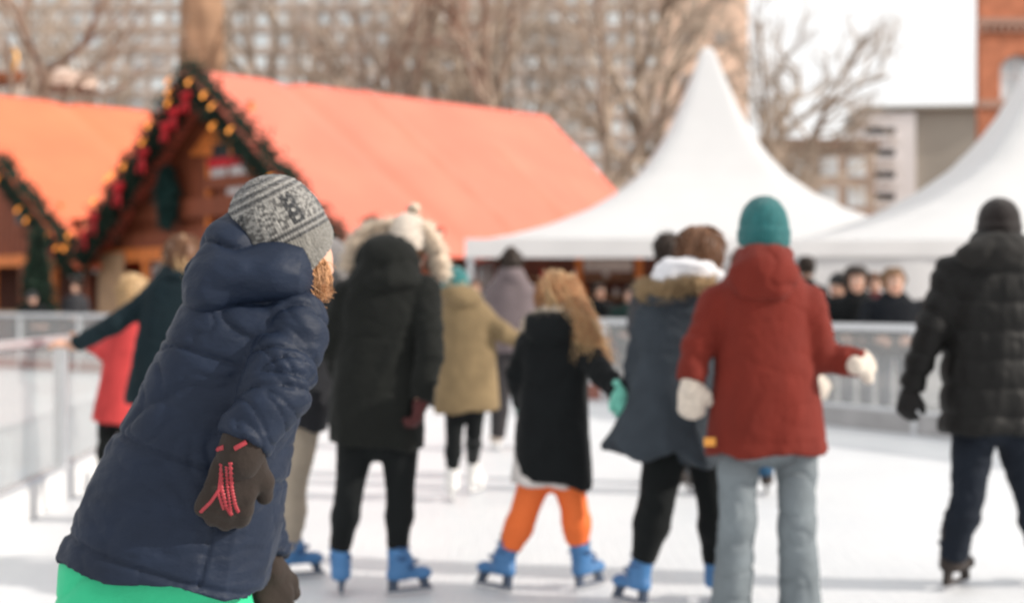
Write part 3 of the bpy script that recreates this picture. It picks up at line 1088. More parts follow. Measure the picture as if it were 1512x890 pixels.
def black_coat_girl():
    s = Person('girl in long black coat with loose ginger hair, orange trousers and blue skates', 6.3, 812)
    c = fabric('black_wool', (.006, .0075, .0085))
    s.coat([(820, 470, 36, .09), (820, 500, 50, .11), (818, 570, 51, .12), (816, 640, 54, .14), (816, 708, 58, .155)],
           [[(778, 508, .02), (764, 555, .04), (772, 596, .14), .058, .052, .042], [(862, 512, -.02), (888, 551, -.16), (916, 580, -.3), .058, .052, .042]], c, fold=.008, wav=.007, tilt=.2)
    s.head((824, 446, .06), .92, yaw=12)
    s.blob('hood', [ell(s.J((816, 488, -.07)), (s.m(40), .08, s.m(26))), ell(s.J((818, 470, -.04)), (s.m(42), .09, s.m(16)))], c, k=.05)
    s.fur([(776, 500, .03), (782, 476, -.03), (800, 466, -.09), (826, 462, -.1), (848, 468, -.07), (862, 486, .0)], M['fur2'], n=1600, rad=.02, length=.032)
    s.hair(M['ginger'], low=-.1, vol=.02)
    s.locks([(806, 412, .06), (824, 407, .04), (842, 414, .04), (850, 428, .05)],
            [[(812, 424, -.05), (832, 422, -.06), (852, 434, -.04), (862, 448, .02)], [(822, 452, -.08), (850, 452, -.09), (866, 466, -.07), (870, 480, .0)],
             [(850, 476, -.1), (862, 490, -.1), (874, 500, -.08), (884, 512, -.02)], [(866, 500, -.1), (876, 512, -.1), (884, 522, -.08), (890, 530, -.04)]], M['ginger'], n=420, spread=.024, r=.0028, wob=.012)
    s.locks([(806, 412, .06), (824, 407, .04), (842, 414, .04), (850, 428, .05)],
            [[(806, 430, -.05), (826, 428, -.06), (846, 438, -.04), (860, 452, .02)], [(814, 454, -.08), (842, 458, -.09), (860, 470, -.07), (868, 484, .0)],
             [(852, 486, -.1), (866, 500, -.1), (880, 500, -.08), (888, 510, -.02)], [(856, 512, -.1), (872, 518, -.1), (884, 524, -.08), (892, 532, -.04)]], M['blond'], n=300, spread=.03, r=.0026, wob=.016)
    mint = fabric('mint_knit', (.16, .50, .40), 'knit')
    s.hand((914, 578, -.3), (926, 610, -.32), back=(.5, -.8, .2), thumb=-1, size=.76, curl=.7, glove=mint, infl=.007, cuff=mint)
    s.hand((772, 598, .14), (778, 630, .16), back=(-.6, -.7, 0), size=.85, glove=mint)
    # skirt under the coat
    sk = stack([(s.J((803, 670, .0)), s.m(42), .125), (s.J((800, 714, .0)), s.m(46), .14)], wav=.006, hollow=.03)
    solid('skirt', sk, s.h, pmat('pale_skirt', (.60, .56, .54), .9, var=.2, vscale=14, bump=.4, bscale=30), s.root, lambda P: .01 * (ridge(P * A3(16, 16, 3)) - .5))
    s.trousers([[(793, 700), (772, 762, -.02), (753, 808, .0), .076, .056, .049], [(838, 700), (850, 760, -.02), (853, 800), .076, .056, .049]], pmat('orange_trousers', (.80, .155, .03), .7, var=.08, bump=.3, bscale=40), fold=.005)
    add_skate(s.root, s.J((752, 806)), -48, .008, BLUE, roll=10)
    add_skate(s.root, s.J((854, 799)), 38, .008, BLUE, roll=-6)
    s.finish()


def slate_woman():
    s = Person('woman in flaring slate blue coat with pale scarf and tan fur hood trim', 5.97, 985)
    c = fabric('slate_wool', (.036, .045, .056))
    s.coat([(1006, 430, 46, .1), (1004, 455, 56, .12), (996, 540, 57, .13), (990, 600, 63, .15), (982, 638, 74, .17), (974, 668, 88, .19)],
           [[(958, 466, .0), (942, 540, .05), (938, 600, .12), .062, .056, .046], [(1052, 466, .05), (1060, 540, .12), (1050, 600, .2), .06, .055, .045]], c, fold=.010, wav=.03)
    s.head((1034, 380, .06), .98, yaw=18)
    s.hair(M['brown_hair'], low=-.09, vol=.018)
    s.locks([(1012, 352, .04), (1034, 338, .02), (1056, 352, .04)], [[(1008, 372, -.0), (1034, 362, -.07), (1062, 372, .0)], [(1008, 392, .0), (1034, 392, -.08), (1064, 392, 0)]], M['brown_hair'], n=150, spread=.008, r=.004, wob=.003)
    s.blob('scarf', [ell(s.J((1018, 405, .0)), (s.m(50), .12, s.m(19))), ell(s.J((1010, 396, -.03)), (s.m(42), .1, s.m(15))), ell(s.J((985, 412, -.02)), (s.m(26), .1, s.m(14)))],
           pmat('pale_scarf', (.68, .68, .71), .9, var=.1, bump=.5, bscale=60), k=.03, fold=.012, fr=14)
    s.blob('hood', [ell(s.J((998, 440, -.06)), (s.m(48), .09, s.m(17)))], c)
    s.fur([(950, 424, .04), (958, 432, -.05), (985, 430, -.13), (1020, 424, -.13), (1048, 418, -.08)], M['fur3'], n=2000, rad=.028, length=.04)
    s.hand((938, 602, .12), (938, 640, .13), back=(-1, 0, 0), size=.92, curl=.6, glove=M['black_glove'])
    s.hand((1050, 603, .2), (1046, 640, .2), back=(1, 0, 0), size=.92, curl=.6, glove=M['black_glove'])
    s.trousers([[(984, 655), (968, 748, -.03), (950, 826, .0), .098, .072, .05], [(1040, 655), (1054, 750), (1054, 828, .05), .09, .062, .046]], M['black_leg'], fold=.003, name='leggings')
    add_skate(s.root, s.J((950, 824)), -38, .008, BLUE, roll=6)
    add_skate(s.root, s.J((1055, 826, .05)), 10, .008, BLUE)
    s.finish()


def red_woman():
    s = Person('woman in rust red hooded jacket, teal knit hat, cream mittens and grey jeans', 5.6, 1130)
    c = pmat('rust_wool', (.145, .0165, .0095), .8, var=.12, vscale=8, bump=.4, bscale=38, sheen=.04, spec=.2, crease=.35, cscale=5, stretch=(1.3, 1.3, .7))
    s.coat([(1126, 398, 48, .105), (1126, 432, 70, .125), (1128, 500, 70, .135), (1130, 580, 79, .15), (1132, 668, 90, .165)],
           [[(1058, 446, .0), (1030, 510, -.02), (1020, 562, -.05), .068, .060, .054], [(1194, 446, .0), (1214, 525, -.02), (1272, 537, -.08), .068, .062, .052]], c, fold=.007, wav=.008, seams=((.93, .003, .006),), k=.03)
    s.head((1127, 348, .05), .98, yaw=2)
    s.beanie(fabric('teal_knit', (.022, .135, .14), 'knit'), tall=.106, low=-.03, fold_=.055, vol=.02)
    s.hair(M['ginger'], under_hat=True, low=-.09)
    s.blob('hood', [ell(s.J((1128, 405, -.09)), (s.m(52), .09, s.m(37))), ell(s.J((1128, 378, -.0)), (s.m(42), .115, s.m(22))), ell(s.J((1128, 430, -.1)), (s.m(34), .06, s.m(14)))], c, k=.05, fold=.009, fr=8,
           cut=lambda P, q=ell(s.J((1128, 366, .02)), (s.m(34), .095, s.m(22))): -q(P))
    for (w, t, b, th) in (((1020, 566, -.05), (1021, 612, -.03), (-.2, -1, 0), 1), ((1268, 537, -.08), (1290, 530, .06), (.7, -.5, .5), -1)):
        s.hand(w, t, back=b, thumb=th, size=.98, curl=.5, glove=M['cream'], infl=.011, mitten=True, cuff=M['cream'], name='mitten')
    lab = MB()
    p = s.J((1048, 652, -.115))
    lab.box(p[0] - .022, p[0] + .022, p[1] - .006, p[1] + .006, p[2] - .016, p[2] + .016)
    lab.build('patch', pmat('ochre_patch', (.55, .24, .04), .7, var=.1), s.root)
    jean = fabric('grey_denim', (.165, .19, .205), 'denim')
    s.trousers([[(1090, 660), (1088, 775, -.03), (1077, 910, .0), .082, .069, .080], [(1177, 660), (1176, 775, -.03), (1182, 910, .0), .082, .068, .086]], jean, fold=.011, name='jeans')
    add_skate(s.root, s.J((1078, 860, .0)), -10, .008, BLUE)
    add_skate(s.root, s.J((1184, 860, .0)), 15, .008, BLUE)
    s.finish()


def man_right():
    s = Person('man skating in black quilted jacket, black beanie and dark jeans', 6.3, 1466)
    c = pmat('black_quilt', (.0052, .0050, .0047), .6, var=.1, vscale=8, bump=.3, bscale=30, spec=.25, crease=.15, cscale=7)
    s.coat([(1472, 362, 42, .11), (1468, 392, 68, .135), (1466, 470, 70, .15), (1464, 560, 71, .155), (1462, 637, 72, .16)],
           [[(1404, 404), (1374, 490, -.03), (1345, 572, .02), .075, .066, .05], [(1530, 404), (1556, 490, .02), (1566, 572, .05), .075, .066, .05]], c, style='puffer', crump=.35, fold=.012, band=.125, wav=.003)
    s.head((1474, 338, .04), 1.0, yaw=8, tone='warm')
    s.beanie(fabric('black_knit', (.018, .013, .012), 'knit'), tall=.092, low=-.02, fold_=.04, vol=.012)
    s.hair(M['dark_hair'], under_hat=True, low=-.06, vol=.006)
    gh = fabric('dark_grey_hood', (.020, .019, .018))
    s.blob('hood', [ell(s.J((1466, 376, -.09)), (s.m(54), .09, s.m(24))), ell(s.J((1474, 357, .0)), (s.m(42), .12, s.m(17)))], gh, k=.05, fold=.009)
    s.hand((1344, 575, .02), (1334, 620, .05), back=(-.7, -.7, 0), thumb=1, size=1.0, curl=.55, glove=M['black_glove'], cuff=M['black_glove'])
    s.hand((1567, 575, .05), (1570, 615, .07), back=(.7, -.7, 0), thumb=-1, size=1.0, curl=.55, glove=M['black_glove'])
    s.trousers([[(1440, 630), (1428, 735, -.03), (1406, 824, .0), .1, .068, .058], [(1496, 630), (1522, 735, .05), (1545, 834, .1), .1, .068, .058]], fabric('dark_jeans', (.010, .014, .022), 'denim'), fold=.009)
    add_skate(s.root, s.J((1407, 822)), 42, .008, BROWN, roll=4, scale=1.0)
    add_skate(s.root, s.J((1545, 826, .1)), 25, .008, BROWN)
    s.finish()


def teal_woman():
    s = Person('woman in dark teal coat stretching one bare hand out to the left', 8.2, 250)
    c = fabric('dark_teal', (.0055, .015, .020))
    s.coat([(264, 404, 26, .1), (258, 426, 42, .12), (248, 500, 44, .13), (238, 600, 54, .15)],
           [[(222, 440), (170, 478, -.03), (110, 509, -.05), .062, .055, .044], [(292, 440), (318, 510, .1), (330, 570, .15), .062, .055, .044]], c, fold=.008)
    s.head((270, 384, .04), .98, yaw=-15)
    s.hair(M['brown_hair'], low=-.13, vol=.03)
    s.locks([(250, 364, .0), (270, 352, -.0), (290, 366, 0)], [[(246, 388, -.0), (268, 380, -.09), (292, 388, .0)], [(246, 402, .0), (268, 404, -.1), (292, 404, 0)]], M['blond'], n=320, spread=.020, r=.0035, wob=.010)
    s.blob('collar', [ell(s.J((266, 408, -.02)), (s.m(30), .11, s.m(14)))], c)
    s.hand((108, 510, -.05), (76, 505, -.05), back=(0, -.4, .9), thumb=-1, size=.95, curl=.3)
    s.hand((331, 574, .15), (334, 600, .15), size=.95, glove=M['black_glove'])
    s.trousers([[(222, 590), (214, 660), (208, 715), .09, .07, .055], [(258, 590), (264, 660), (268, 715), .09, .07, .055]], M['black_leg'])
    add_skate(s.root, s.J((208, 705)), -20, .01, BLUE)
    add_skate(s.root, s.J((268, 705)), 10, .01, BLUE)
    s.finish()


def coral_child():
    s = Person('fair haired child in coral pink coat half hidden behind the dark teal coat', 9.2, 180)
    c = fabric('coral_coat', (.52, .055, .055))
    s.coat([(194, 464, 20, .085), (190, 486, 30, .1), (182, 555, 31, .12), (172, 624, 35, .14)],
           [[(170, 492), (152, 520, -.02), (125, 505, .05), .05, .045, .04], [(212, 492), (224, 540, .1), (228, 575, .2), .05, .045, .04]], c, fold=.006)
    s.head((200, 432, .03), .9, yaw=30)
    s.hair(M['blond'], low=-.11, vol=.02)
    s.blob('collar', [ell(s.J((195, 466, -.02)), (s.m(22), .09, s.m(10)))], c)
    s.hand((123, 504, .05), (104, 497, .05), size=.8)
    s.hand((228, 578, .2), (230, 600, .2), size=.8)
    s.trousers([[(160, 615), (157, 660), (155, 690), .07, .055, .045], [(188, 615), (192, 660), (194, 690), .07, .055, .045]], M['black_leg'])
    add_skate(s.root, s.J((155, 680)), -15, .01, BLUE)
    add_skate(s.root, s.J((194, 680)), 10, .01, BLUE)
    s.finish()


def beige_skater():
    s = Person('skater in charcoal jacket, grey hat and beige trousers behind the navy coat', 6.55, 440)
    c = fabric('charcoal_jacket', (.022, .023, .027))
    s.coat([(482, 432, 30, .1), (474, 456, 42, .12), (458, 540, 44, .13), (438, 628, 46, .14)],
           [[(440, 470), (425, 540, .05), (420, 600, .1), .06, .055, .045], [(508, 464), (502, 530, .08), (478, 580, .2), .06, .055, .045]], c, fold=.007)
    s.head((488, 398, .04), .95, yaw=10)
    s.beanie(fabric('grey_knit', (.20, .19, .19), 'knit'), tall=.1, low=-.06, vol=.02)
    s.hair(M['brown_hair'], under_hat=True, low=-.09)
    s.blob('scarf', [ell(s.J((486, 434, .0)), (s.m(30), .1, s.m(16)))], fabric('grey_scarf', (.16, .155, .16), 'knit'), fold=.008)
    s.hand((420, 604, .1), (418, 640, .1), size=.9, glove=M['black_glove'])
    s.hand((478, 582, .2), (470, 615, .22), size=.9, glove=M['black_glove'])
    be = pmat('beige_trousers', (.36, .30, .235), .85, var=.1, bump=.3, bscale=30)
    s.trousers([[(448, 620), (434, 720, -.02), (428, 812, .0), .085, .06, .048], [(410, 620), (396, 720), (388, 812, .05), .085, .06, .048]], be, fold=.008)
    add_skate(s.root, s.J((426, 808)), 70, .008, BLUE)
    add_skate(s.root, s.J((388, 808, .05)), -20, .008, BLUE)
    s.finish()


def jeans_child():
    s = Person('skater in blue jeans standing wide, hidden behind the rust red jacket', 9.4, 1080)
    c = fabric('dark_green_jacket', (.03, .04, .035))
    s.coat([(1092, 418, 24, .1), (1090, 440, 36, .12), (1084, 520, 38, .13), (1080, 590, 42, .14)],
           [[(1060, 452), (1052, 510), (1048, 560, .1), .06, .055, .045], [(1120, 452), (1172, 512, .02), (1204, 556, .04), .06, .055, .045]], c)
    s.head((1100, 392, .02), .93, yaw=0)
    s.hair(M['brown_hair'])
    s.hand((1048, 563, .1), (1046, 590, .1), size=.85, glove=M['cream'])
    s.hand((1205, 558, .04), (1214, 596, .04), size=1.0, glove=M['cream'], mitten=True, infl=.014, name='mitten')
    s.trousers([[(1062, 580), (1042, 645), (1027, 700), .08, .06, .05], [(1104, 580), (1120, 645), (1131, 700), .08, .06, .05]], fabric('blue_denim', (.03, .09, .17), 'denim'), fold=.006, name='jeans')
    add_skate(s.root, s.J((1026, 690)), -10, .01, BROWN)
    add_skate(s.root, s.J((1132, 690)), 10, .01, BROWN)
    s.finish()


def stander(label, px, py, d, coat, hair=None, hat=None, yaw=180, tone='fair', w=1.0, lean=0, size=1.0, legs=None, group=None, hood=False, fold=.007, bare=True):
    """someone standing; (px, py) is the middle of the head."""
    s = Person(label, d, px, group=group)
    k = FPX / d
    hz = CAMZ - (py - CY) / k
    H = hz / .935

    def q(x, z, dy=0): return (px + (x + lean * (1 - z / hz)) * k * d / (d + dy), CY + (CAMZ - z) * FPX / (d + dy), dy)
    fy = 1 if abs(((yaw + 180) % 360) - 180) < 90 else -1
    hip = H * .50
    S = lambda x, z, half, dep, dy=0: (q(x, z)[0], q(x, z)[1], half * k, dep, dy)
    s.coat([S(0, H * .845, .10 * w, .09), S(0, H * .805, .175 * w, .12), S(0, H * .68, .185 * w, .14), S(0, H * .56, .19 * w, .145), S(0, H * .46, .20 * w, .15)],
           [[q(-.19 * w, H * .785), q(-.235 * w, H * .62, fy * .05), q(-.12 * w, H * .56, fy * .24), .065, .058, .045],
            [q(.19 * w, H * .785), q(.235 * w, H * .62, fy * .05), q(.12 * w, H * .555, fy * .24), .065, .058, .045]], coat, fold=fold)
    s.head((px, py, fy * .02), size, yaw=yaw, tone=tone)
    if hair: s.hair(hair, low=-.05 if not hood else -.1, vol=.012 if not hood else .03)
    if hat: s.beanie(hat, tall=.095, low=.0)
    s.blob('collar', [ell(s.J(q(0, H * .84, 0)), (.105 * w, .105, .045))], coat)
    s.hand(q(-.12 * w, H * .56, fy * .245), q(-.06 * w, H * .55, fy * .29), size=.95, glove=None if bare else M['black_glove'], back=(0, fy, .2))
    s.hand(q(.12 * w, H * .555, fy * .245), q(.06 * w, H * .55, fy * .29), size=.95, thumb=-1, glove=None if bare else M['black_glove'], back=(0, fy, .2))
    lm = legs or M['black_leg']
    s.trousers([[q(-.095, hip), q(-.1, H * .27, fy * .02), q(-.1, .09), .09, .066, .06], [q(.095, hip), q(.1, H * .27, fy * .02), q(.1, .09), .09, .066, .06]], lm)
    for x in (-.1, .1):
        a = s.J(q(x, .09))
        yv = A3(math.sin(math.radians(yaw)), math.cos(math.radians(yaw)), 0)
        f = union([ell(a + yv * .06 + A3(0, 0, -.045), (.05, .13, .045), (np.cross(yv, (0, 0, 1)), yv, (0, 0, 1))), cone(a + A3(0, 0, .05), a + A3(0, 0, -.03), .055, .05)], .03)
        g = lambda P, f=f: np.maximum(f(P), -P[:, 2] + .0)
        g.bb = f.bb
        solid('boot', g, s.h * .8, M['shell_brown'], s.root)
    s.finish()
    return s


navy_child()
parka_woman()
olive_child()
grey_woman()
black_coat_girl()
slate_woman()
red_woman()
man_right()
teal_woman()
coral_child()
beige_skater()
jeans_child()
blk = fabric('black_coat', (.007, .008, .009))
blk2 = fabric('blue_black_coat', (.007, .009, .013))
gry = fabric('grey_coat', (.05, .05, .055))
wine = fabric('wine_coat', (.10, .02, .025))
jn = fabric('spectator_jeans', (.018, .032, .058), 'denim')
stander('dark haired person in black coat watching at the glass, facing the ice', 1264, 415, 15.1, blk, hair=M['dark_hair'], hood=True, size=1.16, w=1.3, legs=jn)
stander('person in black beanie beside the dark haired spectator at the glass', 1238, 422, 15.6, blk2, hat=fabric('black_beanie', (.012, .013, .014), 'knit'), yaw=235, w=1.15, size=1.08)
stander('man with short light hair in broad black coat leaning on the right glass barrier', 1320, 417, 14.75, blk2, hair=pmat('sandy_hair', (.22, .13, .07), .6, var=.2, vscale=40), tone='fair', w=1.45, legs=jn, size=1.22)
stander('tall dark haired man in the gap between rust jacket and white tent wall', 1190, 395, 16.2, blk, hair=M['dark_hair'], yaw=0)
stander('person in wine red coat behind the other spectators at the right glass', 1291, 418, 16.4, wine, hair=M['brown_hair'], yaw=180, size=.95)
stander('man in black coat and flat dark hair behind the far glass, beside the ginger girl', 884, 431, 20.6, blk, hair=M['dark_hair'], yaw=150, tone='warm')
stander('dark green coated person behind the far glass near slate coat', 930, 436, 20.3, fabric('bottle_green_coat', (.012, .03, .026)), hair=M['dark_hair'], yaw=190, w=1.1)
stander('person with dark hair hidden behind the woman with pale scarf', 986, 371, 10.0, gry, hair=M['dark_hair'], yaw=10, size=1.0)
stander('dark clad person bending at the far left rail', 48, 441, 27.6, blk, hat=fabric('dark_cap', (.02, .02, .022), 'knit'), yaw=140, lean=.3, w=1.2)
stander('person in grey coat near the wooden hall door at the left', 112, 424, 29.5, gry, hair=M['dark_hair'], yaw=200)
stander('person in blue black coat under the left corner of the pagoda tent', 702, 425, 23.5, blk2, hair=M['brown_hair'], yaw=180)

# ------------------------------------------------------------------ ground
def plane(name, x0, x1, y0, y1, z, mat, kind='structure'):
    o = mk(name, [(x0, y0, z), (x1, y0, z), (x1, y1, z), (x0, y1, z)], [(0, 1, 2, 3)], mat, smooth=False)
    tag(o, kind=kind)
    return o


paving = pmat('grey_paving', (.24, .225, .215), .85, var=.25, vscale=.8, bump=.3, bscale=9)
plane('plaza', -600, 600, -200, 900, -.012, paving)
ice = bpy.data.materials.new('ice')
ice.use_nodes = True
nt = ice.node_tree
b = nt.nodes['Principled BSDF']
b.inputs['Roughness'].default_value = .42
b.inputs['Specular IOR Level'].default_value = .22
tc = nt.nodes.new('ShaderNodeTexCoord')
n1 = nt.nodes.new('ShaderNodeTexNoise')
n1.inputs['Scale'].default_value = .9
n1.inputs['Detail'].default_value = 8
r1 = nt.nodes.new('ShaderNodeValToRGB')
r1.color_ramp.elements[0].position, r1.color_ramp.elements[1].position = .3, .7
r1.color_ramp.elements[0].color = (.64, .66, .685, 1)
r1.color_ramp.elements[1].color = (.70, .715, .73, 1)
nt.links.new(tc.outputs['Object'], n1.inputs['Vector'])
nt.links.new(n1.outputs['Fac'], r1.inputs['Fac'])
nt.links.new(r1.outputs['Color'], b.inputs['Base Color'])
prev = None
for ang, sc in ((.4, 3.0), (-.7, 4.0), (1.3, 2.5)):
    mp = nt.nodes.new('ShaderNodeMapping')
    mp.inputs['Rotation'].default_value = (0, 0, ang)
    mp.inputs['Scale'].default_value = (sc * 14, sc * .5, 1)
    nn = nt.nodes.new('ShaderNodeTexNoise')
    nn.inputs['Scale'].default_value = 1.5
    nn.inputs['Detail'].default_value = 4
    nn.inputs['Distortion'].default_value = .6
    nt.links.new(tc.outputs['Object'], mp.inputs['Vector'])
    nt.links.new(mp.outputs['Vector'], nn.inputs['Vector'])
    if prev is None: prev = nn.outputs['Fac']
    else:
        ad = nt.nodes.new('ShaderNodeMath')
        ad.operation = 'ADD'
        nt.links.new(prev, ad.inputs[0])
        nt.links.new(nn.outputs['Fac'], ad.inputs[1])
        prev = ad.outputs[0]
rs_ = nt.nodes.new('ShaderNodeValToRGB')
es = rs_.color_ramp.elements
es[0].position, es[1].position = .485, .515
es[0].color = es[1].color = (1, 1, 1, 1)
e_ = es.new(.5)
e_.color = (.86, .87, .89, 1)
dvn = nt.nodes.new('ShaderNodeMath')
dvn.operation = 'DIVIDE'
dvn.inputs[1].default_value = 3.0
nt.links.new(prev, dvn.inputs[0])
nt.links.new(dvn.outputs[0], rs_.inputs['Fac'])
mxi = nt.nodes.new('ShaderNodeMixRGB')
mxi.blend_type = 'MULTIPLY'
mxi.inputs['Fac'].default_value = 1.0
nt.links.new(r1.outputs['Color'], mxi.inputs['Color1'])
nt.links.new(rs_.outputs['Color'], mxi.inputs['Color2'])
nt.links.new(mxi.outputs['Color'], b.inputs['Base Color'])
bp = nt.nodes.new('ShaderNodeBump')
bp.inputs['Strength'].default_value = .4
bp.inputs['Distance'].default_value = .01
nt.links.new(prev, bp.inputs['Height'])
nt.links.new(bp.outputs['Normal'], b.inputs['Normal'])
BC = [A3(-12.5, 29.87, 0), A3(1.2, 18.5, 0), A3(6.6, 8.9, 0)]
mk_ice = mk('ice_rink', [(-14, -8, 0), (14, -8, 0), (10.5, 2.0, 0), (6.6, 8.9, 0), (1.2, 18.5, 0), (-12.5, 29.87, 0), (-14, 29.9, 0)], [tuple(range(7))], ice, smooth=False)
tag(mk_ice, kind='structure')

# ------------------------------------------------------------------ barriers
alu = pmat('brushed_aluminium', (.62, .63, .65), .38, metal=.6, var=.05, bump=.1, bscale=30)
pane = glass_mat('barrier_glass', haze=.3, gloss=.08)
panel_l = glass_mat('frosted_barrier_glass', haze=.2, gloss=.06)
kick = pmat('grey_kick_board', (.36, .35, .35), .6, var=.15, vscale=4)
kick_r = pmat('worn_red_kick_board', (.30, .12, .09), .7, var=.2, vscale=4)


def barrier(label, a, b, h, n, km, gm=pane, top=.07):
    a, b = np.asarray(a, float), np.asarray(b, float)
    L = np.linalg.norm(b - a)
    ang = math.atan2(b[1] - a[1], b[0] - a[0])
    root = empty('rink_barrier', a, ang)
    tag(root, label, 'barrier', 'glass barriers round the ice')
    m = MB(); m.box(0, L, -.045, .045, h - top, h); m.build('rail', alu, root)
    m = MB(); m.box(0, L, -.03, .03, .002, .2); m.build('kick_board', km, root)
    m = MB(); m.box(0, L, -.036, .036, .2, .235); m.build('bottom_rail', alu, root)
    st = L / n
    for i in range(n + 1):
        m = MB(); m.box(i * st - .03, i * st + .03, -.04, .04, .001, h - top - .001); m.build('post', alu, root)
        if i < n:
            m = MB(); m.box(i * st + .032, (i + 1) * st - .032, -.006, .006, .236, h - top - .002)
            m.build('glass_pane', gm, root)
    return root


barrier('long glass barrier with worn red kick board across the far end of the ice', BC[0], BC[1], 1.06, 9, kick_r)
barrier('glass barrier with grey kick board on the right, spectators leaning on it', BC[1], BC[2], 1.06, 6, kick)
barrier('frosted glass barrier running along the left, nearest to the navy coat', A3(-2.62, 4.7, 0), A3(-3.72, 22.4, 0), 1.06, 8, pmat('white_kick_board', (.7, .7, .7), .5, var=.06), panel_l, top=.045)

# ------------------------------------------------------------------ tents
pvc = pmat('white_tent_pvc', (.775, .78, .785), .45, var=.02, vscale=2, bump=.12, bscale=2.5, trans=.26)
pvc_wall = pmat('white_tent_wall', (.80, .79, .79), .5, var=.03, vscale=1.5, bump=.25, bscale=2.0, trans=.15)


def tent(label, cx, cy, hx, hy, ez, pz, val, walls):
    root = empty('pagoda_tent', (cx, cy, 0))
    tag(root, label, 'tent', 'white pagoda tents behind the ice')
    n = 48
    u = np.linspace(-1, 1, 2 * n + 1)
    U, W = np.meshgrid(u, u, indexing='ij')
    # denser near the top
    U, W = np.sign(U) * np.abs(U) ** 1.5, np.sign(W) * np.abs(W) ** 1.5
    r = np.clip((np.abs(U) ** 7 + np.abs(W) ** 7) ** (1 / 7), 0, 1)
    f = np.interp(r, [0, .012, .03, .06, .126, .18, .237, .31, .405, .53, .684, .84, 1], [1, .995, .975, .87, .675, .545, .44, .335, .246, .16, .088, .035, 0])
    cor = np.abs(U * W) / (r * r + 1e-6)
    Z = ez + (pz - ez) * f + .10 * cor ** 3 * np.sin(math.pi * np.clip(r, 0, 1)) * (1 - r)
    V = np.stack([U * hx, W * hy, Z], -1).reshape(-1, 3)
    k = 2 * n + 1
    I = np.arange(k * k).reshape(k, k)
    F = np.stack([I[:-1, :-1], I[1:, :-1], I[1:, 1:], I[:-1, 1:]], -1).reshape(-1, 4)
    mk('canopy', V, F, pvc, root)
    m = MB()
    N = 60
    for (a, b_) in (((-1, -1), (1, -1)), ((1, -1), (1, 1)), ((1, 1), (-1, 1)), ((-1, 1), (-1, -1))):
        a, b_ = np.array(a, float), np.array(b_, float)
        Vv, Ff = [], []
        for i in range(N + 1):
            p = a + (b_ - a) * i / N
            sc = 1.004 + .0015 * math.sin(i * 1.1)
            zb = ez - val + .0 * (i % 6)
            Vv += [(p[0] * hx * 1.002, p[1] * hy * 1.002, ez + .005), (p[0] * hx * sc, p[1] * hy * sc, zb)]
        Ff = [(2 * i, 2 * i + 1, 2 * i + 3, 2 * i + 2) for i in range(N)]
        m.add(Vv, Ff)
    m.build('valance', pvc_wall, root, True)
    m = MB()
    G = V.reshape(k, k, 3)
    for path in ([G[i, i] for i in range(k)], [G[i, k - 1 - i] for i in range(k)]):
        m.tube(np.array(path), np.full(k, .007), 5)
    m.build('seam', pvc_wall, root, True)
    for sx in (-1, 1):
        for sy in (-1, 1):
            m = MB(); m.box(sx * (hx - .08) - .05, sx * (hx - .08) + .05, sy * (hy - .08) - .05, sy * (hy - .08) + .05, 0, ez - .02); m.build('pole', alu, root)
    for w in walls:
        m = MB()
        N = 40
        if w == 'front': a, b_ = (-hx + .03, -hy + .03), (hx - .03, -hy + .03)
        if w == 'left': a, b_ = (-hx + .03, hy - .03), (-hx + .03, -hy + .03)
        if w == 'back': a, b_ = (hx - .03, hy - .03), (-hx + .03, hy - .03)
        Vv = []
        for i in range(N + 1):
            t = i / N
            o = .012 * math.sin(i * 1.7) + .01 * math.sin(i * .6)
            Vv += [(a[0] + (b_[0] - a[0]) * t, a[1] + (b_[1] - a[1]) * t + o, ez - .02), (a[0] + (b_[0] - a[0]) * t, a[1] + (b_[1] - a[1]) * t + o * 1.5, .01)]
        m.add(Vv, [(2 * i, 2 * i + 1, 2 * i + 3, 2 * i + 2) for i in range(N)])
        m.build('tent_wall', pvc_wall, root, True)
    return root


tent('white peaked tent with open front left of the rust jacket', 3.85, 28.0, 4.65, 3.5, 2.36, 6.28, .33, ['back'])
tent('nearer white tent with closed front wall on the right', 8.02, 20.7, 4.67, 3.5, 2.02, 5.62, .2, ['front', 'left'])

# ------------------------------------------------------------------ wooden halls
wood_r = pmat('red_brown_boards', (.25, .065, .028), .7, var=.35, vscale=2.5, bump=.4, bscale=10, stretch=(6, 6, .6))
wood_o = pmat('orange_boards', (.74, .21, .045), .6, var=.25, vscale=2.5, bump=.3, bscale=10, stretch=(6, 6, .6))
wood_b = pmat('dark_boards', (.14, .045, .026), .7, var=.3, vscale=3, bump=.3, bscale=12)
wood_y = pmat('pale_boards', (.42, .26, .15), .7, var=.2, vscale=3, bump=.3, bscale=12)
tarp = pmat('red_roof_tarp', (.78, .18, .115), .55, var=.10, vscale=.55, bump=.5, bscale=1.6, spec=.45)
tarp_o = pmat('orange_roof_tarp', (.82, .175, .075), .55, var=.10, vscale=.55, bump=.5, bscale=1.6, spec=.45)
win_pale = pmat('pale_window', (.62, .60, .60), .3, var=.2, vscale=2)  # off-white pane colour
dark = pmat('dark_opening', (.012, .012, .014), .4)
redp = pmat('red_cloth', (.58, .008, .018), .6, var=.25, vscale=5, bump=.3, bscale=14)
fir = pmat('fir_green', (.012, .030, .018), .8, var=.5, vscale=3)
bulbm = pmat('warm_bulb', (.8, .4, .1), .3, emit=(1.0, .30, .035), estr=1.2)
TH = math.radians(45.8)
GZ = -TH


